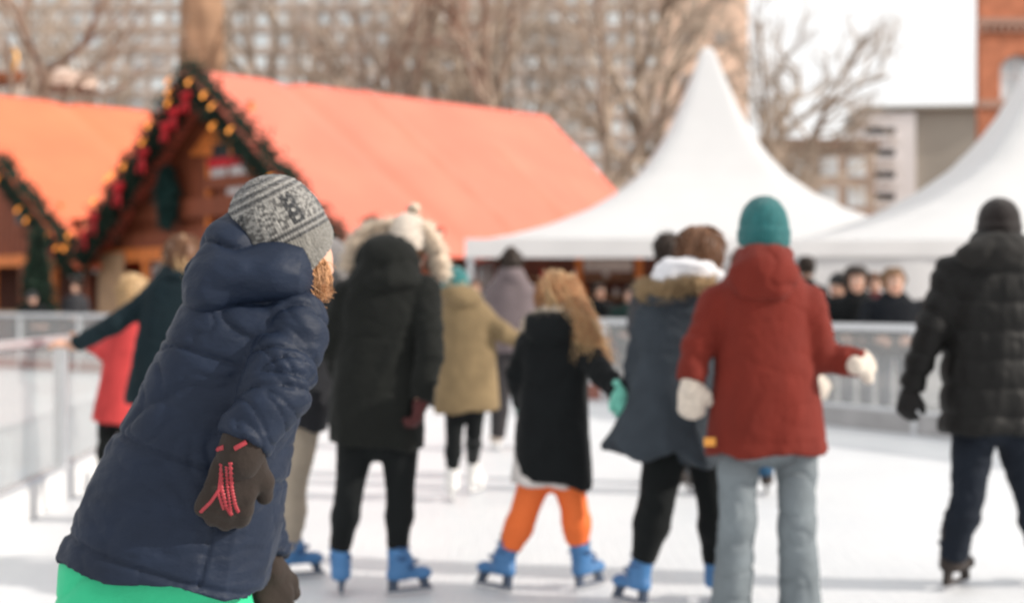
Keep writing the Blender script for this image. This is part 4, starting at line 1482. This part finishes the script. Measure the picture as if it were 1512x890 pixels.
def hall(label, x, y, w, ridge_z, eave, L, tarp_m, sag_seed):
    root = empty('market_hall', (x, y, 0), GZ)
    tag(root, label, 'wooden hall', 'wooden market halls with red tarpaulin roofs')
    # roof: two slopes with thickness and soft creases
    for sgn, nm in ((1, 'roof'), (-1, 'roof')):
        nu, nv = 40, 70
        a = np.linspace(0, 1.05, nu)
        bq = np.linspace(-.45, L, nv)
        Aq, Bq = np.meshgrid(a, bq, indexing='ij')
        crease = .05 * np.exp(-((((Bq - L * .42 - Aq * .9)) / .09) ** 2)) + .04 * np.exp(-(((Bq - L * .68 - Aq * .5) / .08) ** 2)) * (Aq > .3) - .05 * np.exp(-(((Bq - L * .2 - Aq * 1.2) / .3) ** 2)) + .035 * np.exp(-(((Bq - L * .86 + Aq * .3) / .07) ** 2)) * (Aq > .5)
        crease = crease * 1.9
        nz = fbm(np.stack([Aq.ravel() * 3 + sag_seed, Bq.ravel() * .8, Bq.ravel() * 0], 1), 3).reshape(Aq.shape) * .10
        Zt = ridge_z - (ridge_z - eave) * Aq + crease + nz * np.clip(Aq * 4, 0, 1)
        Vt = np.stack([sgn * Aq * w, Bq - 1.1 * Aq * np.clip(Bq / L, 0, 1), Zt], -1).reshape(-1, 3)
        Vb = Vt - A3(0, 0, .11)
        I = np.arange(nu * nv).reshape(nu, nv)
        Fq = np.stack([I[:-1, :-1], I[1:, :-1], I[1:, 1:], I[:-1, 1:]], -1).reshape(-1, 4)
        if sgn < 0: Fq = Fq[:, ::-1]
        nV = nu * nv
        Fb = Fq[:, ::-1] + nV
        bd = np.concatenate([I[:, 0], I[-1, 1:], I[::-1, -1][1:], I[0, ::-1][1:]])
        Fs = [(int(bd[i]), int(bd[i + 1]), int(bd[i + 1]) + nV, int(bd[i]) + nV) for i in range(len(bd) - 1)]
        if sgn > 0: Fs = [q[::-1] for q in Fs]
        mk(nm, np.vstack([Vt, Vb]), Fq.tolist() + Fb.tolist() + Fs, tarp_m, root)
    # gable wall of boards, side walls, beams
    m = MB()
    N = int(w * 2 / .18)
    for i in range(N):
        x0 = -w * .97 + i * (w * 1.94 / N)
        x1 = x0 + w * 1.94 / N - .012
        zt = lambda q: ridge_z - .15 - (ridge_z - eave) * abs(q) / w
        z0 = eave
        if min(zt(x0), zt(x1)) < z0 + .02: continue
        yo = .5 + (.012 if i % 2 else 0)
        m.prism([(x0, yo, z0), (x1, yo, z0), (x1, yo, zt(x1)), (x0, yo, zt(x0))], (0, 0, 0), (0, .06, 0))
    m.build('gable', wood_r, root)
    m = MB(); m.box(-w * .95, w * .95, .5, .62, .0, .95); m.build('counter_front', wood_b, root)
    m = MB(); m.box(-w * .97, w * .97, .25, .75, .95, 1.02); m.build('counter_top', wood_y, root)
    m = MB(); m.box(-w * .95, w * .95, 2.6, 2.72, 0, eave + .4); m.build('back_wall', wood_b, root)
    for sx in (-1, 1):
        m = MB(); m.box(sx * w * .96 - .06, sx * w * .96 + .06, .63, L - .2, 0, eave - .16); m.build('side_wall', wood_r, root)
    m = MB(); m.box(-w, w, .30, .46, eave - .2, eave + .12); m.build('fascia', wood_o, root)
    n = max(4, int(w))
    for i in range(n + 1):
        xx = -w * .94 + i * w * 1.88 / n
        m = MB(); m.box(xx - .1, xx + .1, .28, .44, 1.03, eave - .201); m.build('post', wood_o if i % 2 else wood_r, root)
    return root


def onb(px, py, X0, Y0):
    """pixel -> (u along the gable, height) on the plane of a gable with apex foot X0, Y0."""
    k = (px - CX) / FPX
    c, sn = math.cos(GZ), math.sin(GZ)
    u = (k * Y0 - X0) / (c - k * sn)
    return u, CAMZ - (py - CY) * (Y0 + sn * u) / FPX


H1 = (-7.13, 32.8, 5.6, 6.60, 2.48, 11.3)
H2 = (-16.7, 42.6, 8.1, 7.60, 2.48, 17.5)
hall1 = hall('wooden hall under a salmon red roof, tall gable with windows and beams', *H1, tarp, 1.0)
hall2 = hall('wooden hall under an orange roof cut off by the left edge', *H2, tarp_o, 7.0)


def gbox(root, x0, x1, z0, z1, y, t, name, mat):
    m = MB()
    m.box(x0, x1, y - t, y, z0, z1)
    return m.build(name, mat, root)


def gpx(root, Hh, a, b_, t, name, mat, y=.49, dx=0):
    (u0, z0), (u1, z1) = onb(*a, Hh[0], Hh[1]), onb(*b_, Hh[0], Hh[1])
    return gbox(root, min(u0, u1), max(u0, u1), min(z0, z1), max(z0, z1), y, t, name, mat)


# gable details of the middle hall
m = MB()
tri = [onb(306, 158, H1[0], H1[1]), onb(255, 228, H1[0], H1[1]), onb(352, 228, H1[0], H1[1])]
m.prism([(u, .47, z) for u, z in tri], (0, 0, 0), (0, -.05, 0))
m.build('gable_board', wood_o, hall1)
for a, b_ in (((291, 212), (315, 232)), ((320, 212), (344, 232))):
    fr = gpx(hall1, H1, a, b_, .06, 'window', dark, y=.47)
gpx(hall1, H1, (288, 234), (346, 240), .16, 'shelf', redp)
for a, b_ in (((288, 240), (312, 258)), ((316, 238), (344, 258)), ((352, 238), (378, 256)), ((380, 238), (402, 256)), ((312, 276), (342, 296))):
    w_ = gpx(hall1, H1, a, b_, .05, 'window', win_pale, y=.47)
    (u0, z0), (u1, z1) = onb(*a, H1[0], H1[1]), onb(*b_, H1[0], H1[1])
    u0, u1, z0, z1 = min(u0, u1), max(u0, u1), min(z0, z1), max(z0, z1)
    f_ = MB()
    for q in ((u0 - .05, u1 + .05, z0 - .06, z0), (u0 - .05, u1 + .05, z1, z1 + .06), (u0 - .06, u0 - .001, z0 + .001, z1 - .001), (u1 + .001, u1 + .06, z0 + .001, z1 - .001)):
        f_.box(q[0], q[1], .40, .46, q[2], q[3])
    f_.build('frame', wood_r, w_)
for a, b_ in (((346, 150), (350, 372)), ((404, 235), (408, 372)), ((284, 236), (288, 372))):
    gpx(hall1, H1, a, b_, .1, 'beam', wood_o, y=.46)
for a, b_ in (((180, 300), (440, 306)), ((160, 345), (470, 352)), ((284, 262), (404, 266))):
    gpx(hall1, H1, a, b_, .12, 'beam', wood_r, y=.46)
# pale glass and panels under the eaves
for root, Hh, items in ((hall1, H1, [((186, 378), (200, 408)), ((203, 378), (222, 408)), ((228, 380), (244, 408)), ((380, 382), (400, 410)), ((440, 382), (462, 410))]),
                        (hall2, H2, [((0, 380), (14, 402)), ((72, 384), (90, 410)), ((98, 386), (116, 402)), ((18, 384), (30, 402))])):
    for a, b_ in items:
        gpx(root, Hh, a, b_, .05, 'window', win_pale, y=.62)
gpx(hall1, H1, (133, 374), (170, 462), .06, 'door', wood_y, y=.28)
gpx(hall2, H2, (55, 300), (70, 360), .06, 'beam', wood_o, y=.46)
gpx(hall2, H2, (0, 330), (100, 336), .06, 'beam', wood_r, y=.46)
gpx(hall2, H2, (0, 262), (10, 292), .06, 'window', win_pale, y=.47)
gpx(hall2, H2, (2, 310), (18, 330), .06, 'window', dark, y=.47)


def garland(label, Hh, side, a0, a1, bulbs, bows, bend=0.0):
    """fir garland along a verge of the hall, with bulbs and red bows."""
    x, y, w, rz, ez, L = Hh
    root = empty('fir_garland', (x, y, 0), GZ)
    tag(root, label, 'garland', 'fir garlands along the hall gables')
    t = np.linspace(a0, a1, 30)
    P = np.stack([side * t * w, np.full(30, -.28), rz - (rz - ez) * t - .20 + .04 * np.sin(t * 40)], 1)
    n = 3600
    q = RNG.random(n) * 29
    i = np.minimum(q.astype(int), 28)
    bpt = P[i] + (P[i + 1] - P[i]) * (q - i)[:, None]
    bpt = bpt + RNG.normal(size=(n, 3)) * A3(.13, .10, .19)
    dv = RNG.normal(size=(n, 3)) + A3(0, -.3, -.3)
    dv /= np.linalg.norm(dv, axis=1, keepdims=True)
    V, F = spikes(bpt, bpt + dv * RNG.uniform(.16, .34, n)[:, None], .035)
    core = MB().tube(P, np.full(30, .13), 7)
    mk('greenery', np.vstack([V, np.vstack(core.V)]), F.tolist() + [tuple(j + len(V) for j in f) for f in core.F], fir, root, smooth=False)
    for (px, py) in bulbs:
        u, z = onb(px, py, x, y - .0)
        m = MB().ball((u, -.62, z), .044, 10, 7)
        m.tube([(u, -.62, z + .05), (u, -.5, z + .12)], [.02, .012], 6)
        m.build('bulb', bulbm, root, True)
    for (px, py, sc) in bows:
        sc = sc * .62
        u, z = onb(px, py, x, y)
        m = MB()
        m.ball((u - .13 * sc, -.5, z + .07 * sc), .17 * sc, 12, 8, (1, .6, .7))
        m.ball((u + .13 * sc, -.5, z + .09 * sc), .17 * sc, 12, 8, (1, .6, .7))
        m.ball((u, -.56, z + .06 * sc), .07 * sc)
        m.bar((u - .03, -.5, z), (u - .25 * sc, -.52, z - .42 * sc), .13 * sc, .03, (0, 1, 0))
        m.bar((u + .03, -.5, z), (u + .12 * sc, -.52, z - .46 * sc), .13 * sc, .03, (0, 1, 0))
        m.build('bow', redp, root, True)
    return root


garland('fir garland with red bows and bulbs on the left verge of the salmon roofed hall', H1, -1, 0, 1.02,
        [(281, 126), (281, 142), (281, 158), (252, 191), (215, 250), (198, 262), (190, 268), (133, 350), (115, 369), (127, 369), (243, 215), (170, 300)],
        [(303, 148, 1.3), (285, 172, 1.3), (272, 192, 1.2), (238, 232, 1.5), (202, 282, 1.5), (166, 325, 1.4), (152, 350, 1.2), (104, 370, .9)])
garland('fir garland with warm bulbs on the right verge of the salmon roofed hall', H1, 1, 0, 1.0,
        [(334, 147), (346, 164), (347, 192), (373, 198), (312, 128), (432, 268), (470, 318)], [(498, 372, 1.2)])
garland('fir garland with warm bulbs on the orange roofed hall', H2, 1, .45, 1.0, [(26, 268), (57, 313), (70, 328), (83, 345), (98, 352)], [])
# ornament: dark fir wreath on the gable
u, z = onb(240, 292, H1[0], H1[1])
n = 1500
a = RNG.random(n) * 6.283
base = np.stack([np.cos(a) * .32, -.1 + RNG.normal(size=n) * .05, np.sin(a) * .75], 1) * RNG.uniform(.3, 1, n)[:, None]
dv = RNG.normal(size=(n, 3))
dv /= np.linalg.norm(dv, axis=1, keepdims=True)
V, F = spikes(base, base + dv * .22, .035)
wr = mk('fir_bough', V, F, pmat('blue_fir', (.012, .05, .045), .8, var=.4), None, smooth=False)
c_, s_ = math.cos(GZ), math.sin(GZ)
wr.location = (H1[0] + c_ * u - s_ * .2, H1[1] + s_ * u + c_ * .2, z)
wr.rotation_euler = (0, 0, GZ)
tag(wr, 'dark bluish fir bough hanging on the gable of the salmon roofed hall', 'fir bough')

# small fir tree before the left hall
def fir_tree(label, x, y, h, r, n=2600):
    root = empty('fir_tree', (x, y, 0))
    tag(root, label, 'fir tree', 'fir trees by the halls')
    MB().tube([(0, 0, 0), (0, 0, h * .97)], [.06, .015], 8).build('trunk', wood_b, root, True)
    t = RNG.random(n) ** .7
    a = RNG.random(n) * 6.283
    tier = .65 + .35 * ((1 - t) * 9 % 1)
    rr = r * (1 - t) * tier * RNG.uniform(.25, 1, n)
    base = np.stack([np.cos(a) * rr, np.sin(a) * rr, .25 + t * (h - .25)], 1)
    dv = np.stack([np.cos(a), np.sin(a), RNG.normal(size=n) * .4 - .2], 1) + RNG.normal(size=(n, 3)) * .4
    dv /= np.linalg.norm(dv, axis=1, keepdims=True)
    V, F = spikes(base, base + dv * RNG.uniform(.1, .26, n)[:, None], .03)
    mk('crown', V, F, fir, root, smooth=False)


fir_tree('dark fir tree standing before the orange roofed hall', -9.8, 29.4, 2.75, .62)
fir_tree('small fir top showing at the eave of the salmon roof', -2.75, 27.6, 2.9, .6)

# ------------------------------------------------------------------ stall under the tent
st = empty('market_stall', (3.6, 30.2, 0))
tag(st, 'open wooden stall with orange posts and dark back under the peaked tent', 'market stall')
MB().box(-4.0, 4.0, .9, 1.0, 0, 2.3).build('back_board', wood_b, st)
MB().box(-3.9, 3.9, -.6, -.1, 0, .95).build('counter', wood_r, st)
for i, xx in enumerate((-3.7, -2.2, -.95, -.35, .45, 1.05, 1.9, 3.0)):
    MB().box(xx - .07, xx + .07, -.62, -.48, .96, 2.22).build('post', wood_o, st)
for z in (1.35, 1.75):
    MB().box(-3.9, 3.9, .5, .89, z, z + .04).build('shelf', wood_y, st)
for i in range(34):
    xx = -3.8 + i * .225 + random.uniform(-.03, .03)
    z = (1.395, 1.795, 1.395)[i % 3]
    hh = random.uniform(.12, .26)
    g = MB()
    g.tube([(xx, .68, z), (xx, .68, z + hh * .55), (xx, .68, z + hh * .75), (xx, .68, z + hh)], [.06, .065, .03, .026], 10)
    g.build('bottle', random.choice([redp, win_pale, wood_o, wood_y, dark]), st, True)
for xx, px in ((-1.6, 0), (1.4, 0)):
    MB().box(xx - .5, xx + .5, -.66, -.63, 1.9, 2.15).build('sign_board', pmat('pale_board', (.55, .45, .40), .7, var=.2), st)

# ------------------------------------------------------------------ bare trees
bark = pmat('bark', (.32, .25, .195), .9, var=.35, vscale=2.5, bump=.6, bscale=8)
twigm = pmat('twigs', (.44, .36, .29), .9, var=.3, vscale=1.5)


def gen_tree(seed, h, spread=1.0):
    rs = np.random.default_rng(seed)
    T = {0: [], 1: []}

    def grow(p, d, L, r, depth):
        K = 6
        pts = [p]
        dd = d.copy()
        for i in range(K - 1):
            dd = nrm(dd + rs.normal(size=3) * (.10 if depth == 0 else .17) + A3(0, 0, .05 if depth < 3 else .02))
            pts.append(pts[-1] + dd * L / (K - 1))
        pts = np.array(pts)
        T[0 if depth < 2 else 1].append((pts, np.linspace(r, r * (.45 if depth < 5 else .3), K)))
        if depth >= 5: return
        nb = (6, 4, 4, 3, 3)[depth]
        for j in range(nb):
            t = (.38 if depth == 0 else .25) + (.97 - .3) * (j + rs.random()) / nb
            t = min(t, .98)
            x = t * (K - 1)
            i = min(int(x), K - 2)
            q = pts[i] + (pts[i + 1] - pts[i]) * (x - i)
            tg = nrm(pts[i + 1] - pts[i])
            a = rs.random() * 6.283
            s1 = nrm(np.cross(tg, (.31, .52, .8)))
            s2 = np.cross(tg, s1)
            an = rs.uniform(.32, .78) * spread
            nd = nrm(tg * math.cos(an) + (s1 * math.cos(a) + s2 * math.sin(a)) * math.sin(an))
            grow(q, nd, L * rs.uniform(.5, .72) * (1.15 - .4 * t), r * (.58 if depth == 0 else .6) * (1.1 - .4 * t), depth + 1)
    grow(A3(0, 0, 0), A3(0, 0, 1), h * .66, h * .021, 0)
    out = []
    for kk, sides in ((0, 8), (1, 3)):
        P = np.array([q[0] for q in T[kk]])
        R = np.maximum(np.array([q[1] for q in T[kk]]), .007 if kk else .0)
        out.append(tubes(P, R, sides, cap=False))
    return out


TREES = [gen_tree(3, 17.5), gen_tree(8, 19, .85), gen_tree(21, 16.5, 1.05)]
TM = []
for (tv, tf), (cv, cf) in TREES:
    a = bpy.data.meshes.new('trunk'); a.from_pydata(tv.tolist(), [], tf); a.materials.append(bark)
    c = bpy.data.meshes.new('crown'); c.from_pydata(cv.tolist(), [], cf); c.materials.append(twigm)
    for q in (a, c): q.polygons.foreach_set('use_smooth', np.ones(len(q.polygons), bool)); q.update()
    TM.append((a, c))


def bare_tree(label, px, Y, kind, rz, sc=1.0):
    r = empty('bare_tree', ((px - CX) * Y / FPX, Y, 0), rz)
    r.scale = (sc,) * 3
    tag(r, label, 'tree', 'bare winter trees behind the market')
    for nm, me in zip(('trunk', 'crown'), TM[kind]):
        o = bpy.data.objects.new(nm, me)
        C.objects.link(o)
        o.parent = r
    return r


spots = [(20, 60, 0, .3, 1.0, 'bare tree at the far left above the orange roof'), (180, 72, 2, 2.2, 1.05, 'bare tree left of the thick trunk'), (395, 72, 1, 4.0, 1.1, 'bare tree just right of the thick trunk'),
         (525, 60, 2, 5.1, 1.1, 'bare tree behind the left half of the salmon roof'),
         (590, 70, 1, 2.9, 1.1, 'slender bare tree behind the middle of the salmon roof'), (665, 62, 0, 3.6, 1.0, 'bare tree behind the right half of the salmon roof'),
         (742, 66, 2, 1.0, 1.1, 'bare tree behind the end of the salmon roof ridge'), (815, 58, 1, 5.6, 1.0, 'bare tree at the far end of the salmon roof'),
         (872, 56, 0, 2.4, .95, 'bare tree in the gap between salmon roof and white tent'), (985, 72, 1, .2, 1.15, 'bare tree before the peach tower'), (1095, 60, 0, 1.9, .88, 'bare tree right of the white tent peak'),
         (1135, 60, 2, 3.1, .66, 'low bare tree against the white sky'), (1196, 66, 1, 5.0, .48, 'lowest bare tree beside the pale balcony block')]
for px, Y, kd, rz, sc, lb in spots: bare_tree(lb, px, Y, kd, rz, sc)
# the thick trunk
tr = empty('plane_tree', ((292 - CX) * 62 / FPX, 62, 0))
tr.scale = (1.42, 1.42, 1.42)
tag(tr, 'thick tan tree trunk rising behind the gable tip of the salmon roofed hall', 'tree')
zz = np.linspace(0, 13, 40)
a = np.arange(24) * 2 * math.pi / 24
R = .78 - .012 * zz + .25 * np.exp(-zz / .6)
V = []
for i, z in enumerate(zz):
    for q in a:
        rr = R[i] * (1 + .08 * math.sin(q * 3 + z * .3) + .05 * math.sin(q * 7 + z * 1.1))
        V.append((rr * math.cos(q) + .03 * z * .5, rr * math.sin(q), z))
F = [(i * 24 + j, i * 24 + (j + 1) % 24, (i + 1) * 24 + (j + 1) % 24, (i + 1) * 24 + j) for i in range(39) for j in range(24)]
mk('trunk', V, F, pmat('plane_bark', (.36, .225, .14), .9, var=.35, vscale=1.2, bump=.6, bscale=6), tr)
(tv, tf), (cv, cf) = gen_tree(40, 13, 1.0)
cr = mk('crown', np.vstack([tv, cv]) + A3(.2, 0, 12.5), list(tf) + [tuple(np.array(q) + len(tv)) for q in cf], twigm, tr)

# ------------------------------------------------------------------ buildings
conc = pmat('beige_concrete', (.56, .47, .41), .85, var=.08, vscale=.2)
wgl = pmat('blue_window_glass', (.60, .65, .69), .15, var=.5, vscale=.3, spec=.6)
plaster_p = pmat('peach_plaster', (.86, .60, .45), .85, var=.05, vscale=.3)
white_r = pmat('white_render', (.80, .76, .75), .8, var=.05, vscale=.4)
grey_r = pmat('grey_render', (.36, .325, .28), .8, var=.06, vscale=.4)
brick = pmat('orange_brick', (.50, .18, .095), .85, var=.22, vscale=1.6, bump=.3, bscale=14)
stone = pmat('pinkish_stone', (.42, .25, .19), .8, var=.1, vscale=1)

# hotel slab with a grid of windows
Yb = 200.0
hb = empty('hotel_block', (-20, Yb, 0))
tag(hb, 'long beige office slab with rows of pale blue windows behind the trees', 'building')
W2, HB = 58.0, 58.0
MB().box(-W2, W2 - 16, 0, 16, 0, HB).build('facade', conc, hb)
cols, rows = 34, 18
big, rest = [], MB()
for r_ in range(rows):
    for c_i in range(cols):
        x0 = -W2 + 1.1 + c_i * (2 * W2 - 17) / cols
        z0 = 3.5 + r_ * 3.05
        pxl = CX + (x0 - 20) / Yb * FPX
        if 24 < z0 < 44 and -40 < pxl < 1000 and len(big) < 100 and c_i % 2 == r_ % 2:
            big.append((x0, z0))
            m = MB().box(x0, x0 + 1.9, -.12, .05, z0, z0 + 1.7)
            m.build('window', wgl, hb)
        else:
            rest.box(x0, x0 + 1.9, -.12, .05, z0, z0 + 1.7)
tag(rest.build('windows', wgl, hb), kind='stuff')
m = MB()
for r_ in range(rows + 1): m.box(-W2 - .1, W2 - 15.9, -.3, .0, 2.5 + r_ * 3.05, 2.85 + r_ * 3.05)
m.build('string_course', pmat('pale_concrete', (.42, .36, .32), .8, var=.08), hb)

pt = empty('tower_block', ((1045 - CX) * 170 / FPX, 170, 0))
tag(pt, 'tall peach plaster tower behind the white tent peak', 'building')
MB().box(-4.85, 4.85, 0, 12, 0, 60).build('facade', plaster_p, pt)
for i in range(10):
    for j in range(2):
        MB().box(-3.4 + j * 4.2, -1.4 + j * 4.2, -.1, .05, 6 + i * 5.2, 7.6 + i * 5.2).build('window', pmat('dim_window', (.35, .30, .27), .3, var=.2) if (i + j) == 0 else bpy.data.materials['dim_window'], pt)

# pale balcony block + grey wing
Yc = 110.0
bb_ = empty('balcony_block', (at(1352, 0, Yc)[0], Yc, 0), math.radians(-7))
tag(bb_, 'white block with dark balcony openings and a plain grey wing', 'building')
zt = CAMZ + (CY - 166) * Yc / FPX
MB().box(-4.2, 0, 0, 9, 0, zt).build('white_wing', white_r, bb_)
MB().box(.003, 8.2, .5, 10, 0, zt + .25).build('grey_wing', grey_r, bb_)
MB().box(-4.4, 8.4, -.2, 10.2, zt + .26, zt + .5).build('roof', grey_r, bb_)
for i in range(7):
    z = zt - 1.35 - i * 1.7
    if z < 1: continue
    w_ = MB().box(-3.85, -1.55, -.04, .05, z - .42, z + .22).build('balcony', dark, bb_)
    MB().box(-3.95, -1.45, -.5, -.041, z - .75, z - .38).build('parapet', white_r, w_)
for i in range(4):
    MB().box(5.3, 8.1, .42, .52, zt - 2.2 - i * 2.2, zt - .8 - i * 2.2).build('window', wgl if i % 2 else dark, bb_)

lowb = empty('low_house', (at(1245, 0, 95)[0], 95, 0), .1)
tag(lowb, 'low beige house with reddish base behind the lowest tree', 'building')
MB().box(-6, 2.2, 0, 8, 0, 11.5).build('wall', pmat('beige_house', (.40, .31, .25), .8, var=.15, vscale=.5), lowb)
MB().box(-6.2, 2.4, -.3, 8.2, 11.5, 12.1).build('roof', pmat('brown_roof', (.22, .15, .11), .8, var=.2), lowb)
MB().box(-5.9, 2.1, -.25, -.003, 6.0, 7.0).build('band', pmat('red_band', (.30, .10, .08), .8, var=.2), lowb)
for i in range(4):
    for j in range(2):
        MB().box(-5.4 + i * 1.9, -4.2 + i * 1.9, -.06, .02, 7.6 + j * 2.0, 8.9 + j * 2.0).build('window', wgl, lowb)

# brick hall with arched windows
Yd = 70.0
xb = at(1447, 0, Yd)[0]
br = empty('brick_building', (xb, Yd, 0))
tag(br, 'orange brick building with stone cornice and arched windows at the right edge', 'building')


def arch_wall(x0, x1, z0, z1, wins, dep):
    """brick wall panels around arched openings (vertical strips)."""
    m = MB()
    N = 220
    xs = np.linspace(x0, x1, N + 1)
    for i in range(N):
        xc = (xs[i] + xs[i + 1]) / 2
        op = None
        for (a, b_, s0, sp) in wins:
            if a < xc < b_:
                r = (b_ - a) / 2
                op = (s0, sp + math.sqrt(max(r * r - (xc - (a + b_) / 2) ** 2, 0)))
        if op is None: m.box(xs[i], xs[i + 1], 0, dep, z0, z1)
        else:
            m.box(xs[i], xs[i + 1], 0, dep, z0, op[0])
            m.box(xs[i], xs[i + 1], 0, dep, op[1], z1)
    return m


zpx = lambda py: CAMZ - (py - CY) * Yd / FPX
ztop = zpx(-70)
wins = [(.95 + k * 3.3, 2.9 + k * 3.3, zpx(165), zpx(98) - .4) for k in range(6)]
arch_wall(0, 22, 0, ztop, wins, .6).build('wall', brick, br)
MB().prism([(-.0, .601, 0), (22, .601, 0), (22, 9, 0), (3.4, 9, 0)], (0, 0, 0), (0, 0, ztop - .1)).build('core', brick, br)
MB().box(-.15, 22.1, -.25, .0, zpx(38), zpx(28)).build('cornice', stone, br)
m = MB()
for i in range(60): m.box(.0 + i * .36, .2 + i * .36, -.2, -.001, zpx(48), zpx(38.2))
m.build('dentil_frieze', stone, br)
MB().box(-.1, 22.05, -.14, -.001, zpx(160), zpx(148)).build('string_course', stone, br)
MB().prism([(-.3, -.4, 0), (22.2, -.4, 0), (22.2, 9, 0), (3.2, 9, 0)], (0, 0, ztop), (0, 0, ztop + .5)).build('parapet', stone, br)
for (a, b_, s0, sp) in wins:
    w_ = MB().box(a - .01, b_ + .01, .35, .4, s0, sp + (b_ - a) / 2).build('window', wgl, br)
    f_ = MB()
    f_.box((a + b_) / 2 - .05, (a + b_) / 2 + .05, .28, .345, s0, sp + (b_ - a) / 2)
    f_.box(a, b_, .285, .344, sp - .05, sp + .05)
    f_.build('frame', white_r, w_)

# carousel top behind the left hall
ca = empty('carousel', (at(62, 0, 62)[0], 62, 0))
tag(ca, 'carousel with pale awning roof and gilded finial behind the orange roof', 'carousel')
zc = CAMZ + (CY - 112) * 62 / FPX
gold = pmat('gilded_wood', (.70, .36, .09), .35, metal=.5)
MB().tube([(0, 0, 0), (0, 0, zc + .2)], [.3, .25], 12).build('column', wood_b, ca)
n = 32
V, F = [], []
for i in range(n):
    q = 2 * math.pi * i / n
    V += [(.25 * math.cos(q), .25 * math.sin(q), zc + .3), (1.5 * math.cos(q), 1.5 * math.sin(q), zc - .1), (1.55 * math.cos(q), 1.55 * math.sin(q), zc - .55 - .12 * (i % 2))]
for i in range(n):
    j = (i + 1) % n
    F += [(3 * i, 3 * i + 1, 3 * j + 1, 3 * j), (3 * i + 1, 3 * i + 2, 3 * j + 2, 3 * j + 1)]
aw = mk('awning', V, F, pmat('pale_awning', (.62, .48, .40), .7, var=.15, vscale=2), ca, smooth=False)
aw.location = (.9, 0, 0)
MB().box(-3.2, .0, -1, 1, zc - .35, zc + .0).build('canopy_edge', pmat('orange_canopy', (.40, .13, .05), .7, var=.2), ca)
sw = [(-.95 + .22 * math.sin(t * 3), -1.1, zc + .0 + t * 1.1) for t in np.linspace(0, 1, 10)]
MB().tube(sw, np.linspace(.16, .05, 10), 8).build('finial', gold, ca, True)

# ------------------------------------------------------------------ light, sky, camera
SUN_AZ, SUN_EL = 103.0, 28.0   # azimuth clockwise from +Y (view direction), towards +X
sc = bpy.context.scene
w = bpy.data.worlds.new('World')
sc.world = w
w.use_nodes = True
nt = w.node_tree
bg = nt.nodes['Background']
sky = nt.nodes.new('ShaderNodeTexSky')
sky.sky_type = 'NISHITA'
sky.sun_disc = False
sky.sun_elevation = math.radians(SUN_EL)
sky.sun_rotation = math.radians(SUN_AZ)
sky.altitude = 50
sky.air_density = 1.0
sky.dust_density = 4.0
sky.ozone_density = 1.0
# thin bright cloud veil over the blue
tc = nt.nodes.new('ShaderNodeTexCoord')
nz = nt.nodes.new('ShaderNodeTexNoise')
nz.inputs['Scale'].default_value = 2.2
nz.inputs['Detail'].default_value = 6
mp = nt.nodes.new('ShaderNodeMapping')
mp.inputs['Scale'].default_value = (1, 1, 3)
nt.links.new(tc.outputs['Generated'], mp.inputs['Vector'])
nt.links.new(mp.outputs['Vector'], nz.inputs['Vector'])
rp = nt.nodes.new('ShaderNodeValToRGB')
rp.color_ramp.elements[0].position, rp.color_ramp.elements[1].position = .25, .6
rp.color_ramp.elements[0].color = (.55, .55, .55, 1)
rp.color_ramp.elements[1].color = (.95, .95, .95, 1)
nt.links.new(nz.outputs['Fac'], rp.inputs['Fac'])
mx = nt.nodes.new('ShaderNodeMixRGB')
mx.inputs['Color2'].default_value = (10.5, 10.4, 10.3, 1)
sx = nt.nodes.new('ShaderNodeSeparateXYZ')
nt.links.new(tc.outputs['Generated'], sx.inputs[0])
mr = nt.nodes.new('ShaderNodeMapRange')
mr.inputs['From Min'].default_value = .18
mr.inputs['From Max'].default_value = .60
mr.inputs['To Min'].default_value = 1.0
mr.inputs['To Max'].default_value = 1.0
nt.links.new(sx.outputs['Z'], mr.inputs['Value'])
mm = nt.nodes.new('ShaderNodeMath')
mm.operation = 'MULTIPLY'
nt.links.new(rp.outputs['Color'], mm.inputs[0])
nt.links.new(mr.outputs['Result'], mm.inputs[1])
nt.links.new(mm.outputs[0], mx.inputs['Fac'])
nt.links.new(sky.outputs['Color'], mx.inputs['Color1'])
nt.links.new(mx.outputs['Color'], bg.inputs['Color'])
bg.inputs['Strength'].default_value = .095
sl = bpy.data.lights.new('sun', 'SUN')
sl.energy = 3.5
sl.angle = math.radians(.55)
sl.color = (1.0, .92, .83)
so = bpy.data.objects.new('sun', sl)
C.objects.link(so)
dv = Vector((math.sin(math.radians(SUN_AZ)) * math.cos(math.radians(SUN_EL)), math.cos(math.radians(SUN_AZ)) * math.cos(math.radians(SUN_EL)), math.sin(math.radians(SUN_EL))))
so.rotation_euler = (-dv).to_track_quat('-Z', 'Y').to_euler()
so.location = dv * 50
cam = bpy.data.cameras.new('camera')
cam.sensor_width = 36
cam.lens = 50.0
cam.clip_end = 2000
cam.clip_start = .05
cam.dof.use_dof = True
cam.dof.focus_distance = 2.27
cam.dof.aperture_fstop = 2.85
cam.dof.aperture_blades = 0
co = bpy.data.objects.new('camera', cam)
C.objects.link(co)
co.location = (0, 0, CAMZ)
co.rotation_euler = (math.radians(90), 0, 0)
sc.camera = co
sc.render.engine = 'CYCLES'
sc.cycles.use_denoising = True
sc.cycles.max_bounces = 8
sc.cycles.transparent_max_bounces = 16
sc.cycles.sample_clamp_indirect = 8
sc.view_settings.view_transform = 'Standard'
sc.view_settings.look = 'None'
sc.view_settings.exposure = 0.33
sc.view_settings.gamma = 1
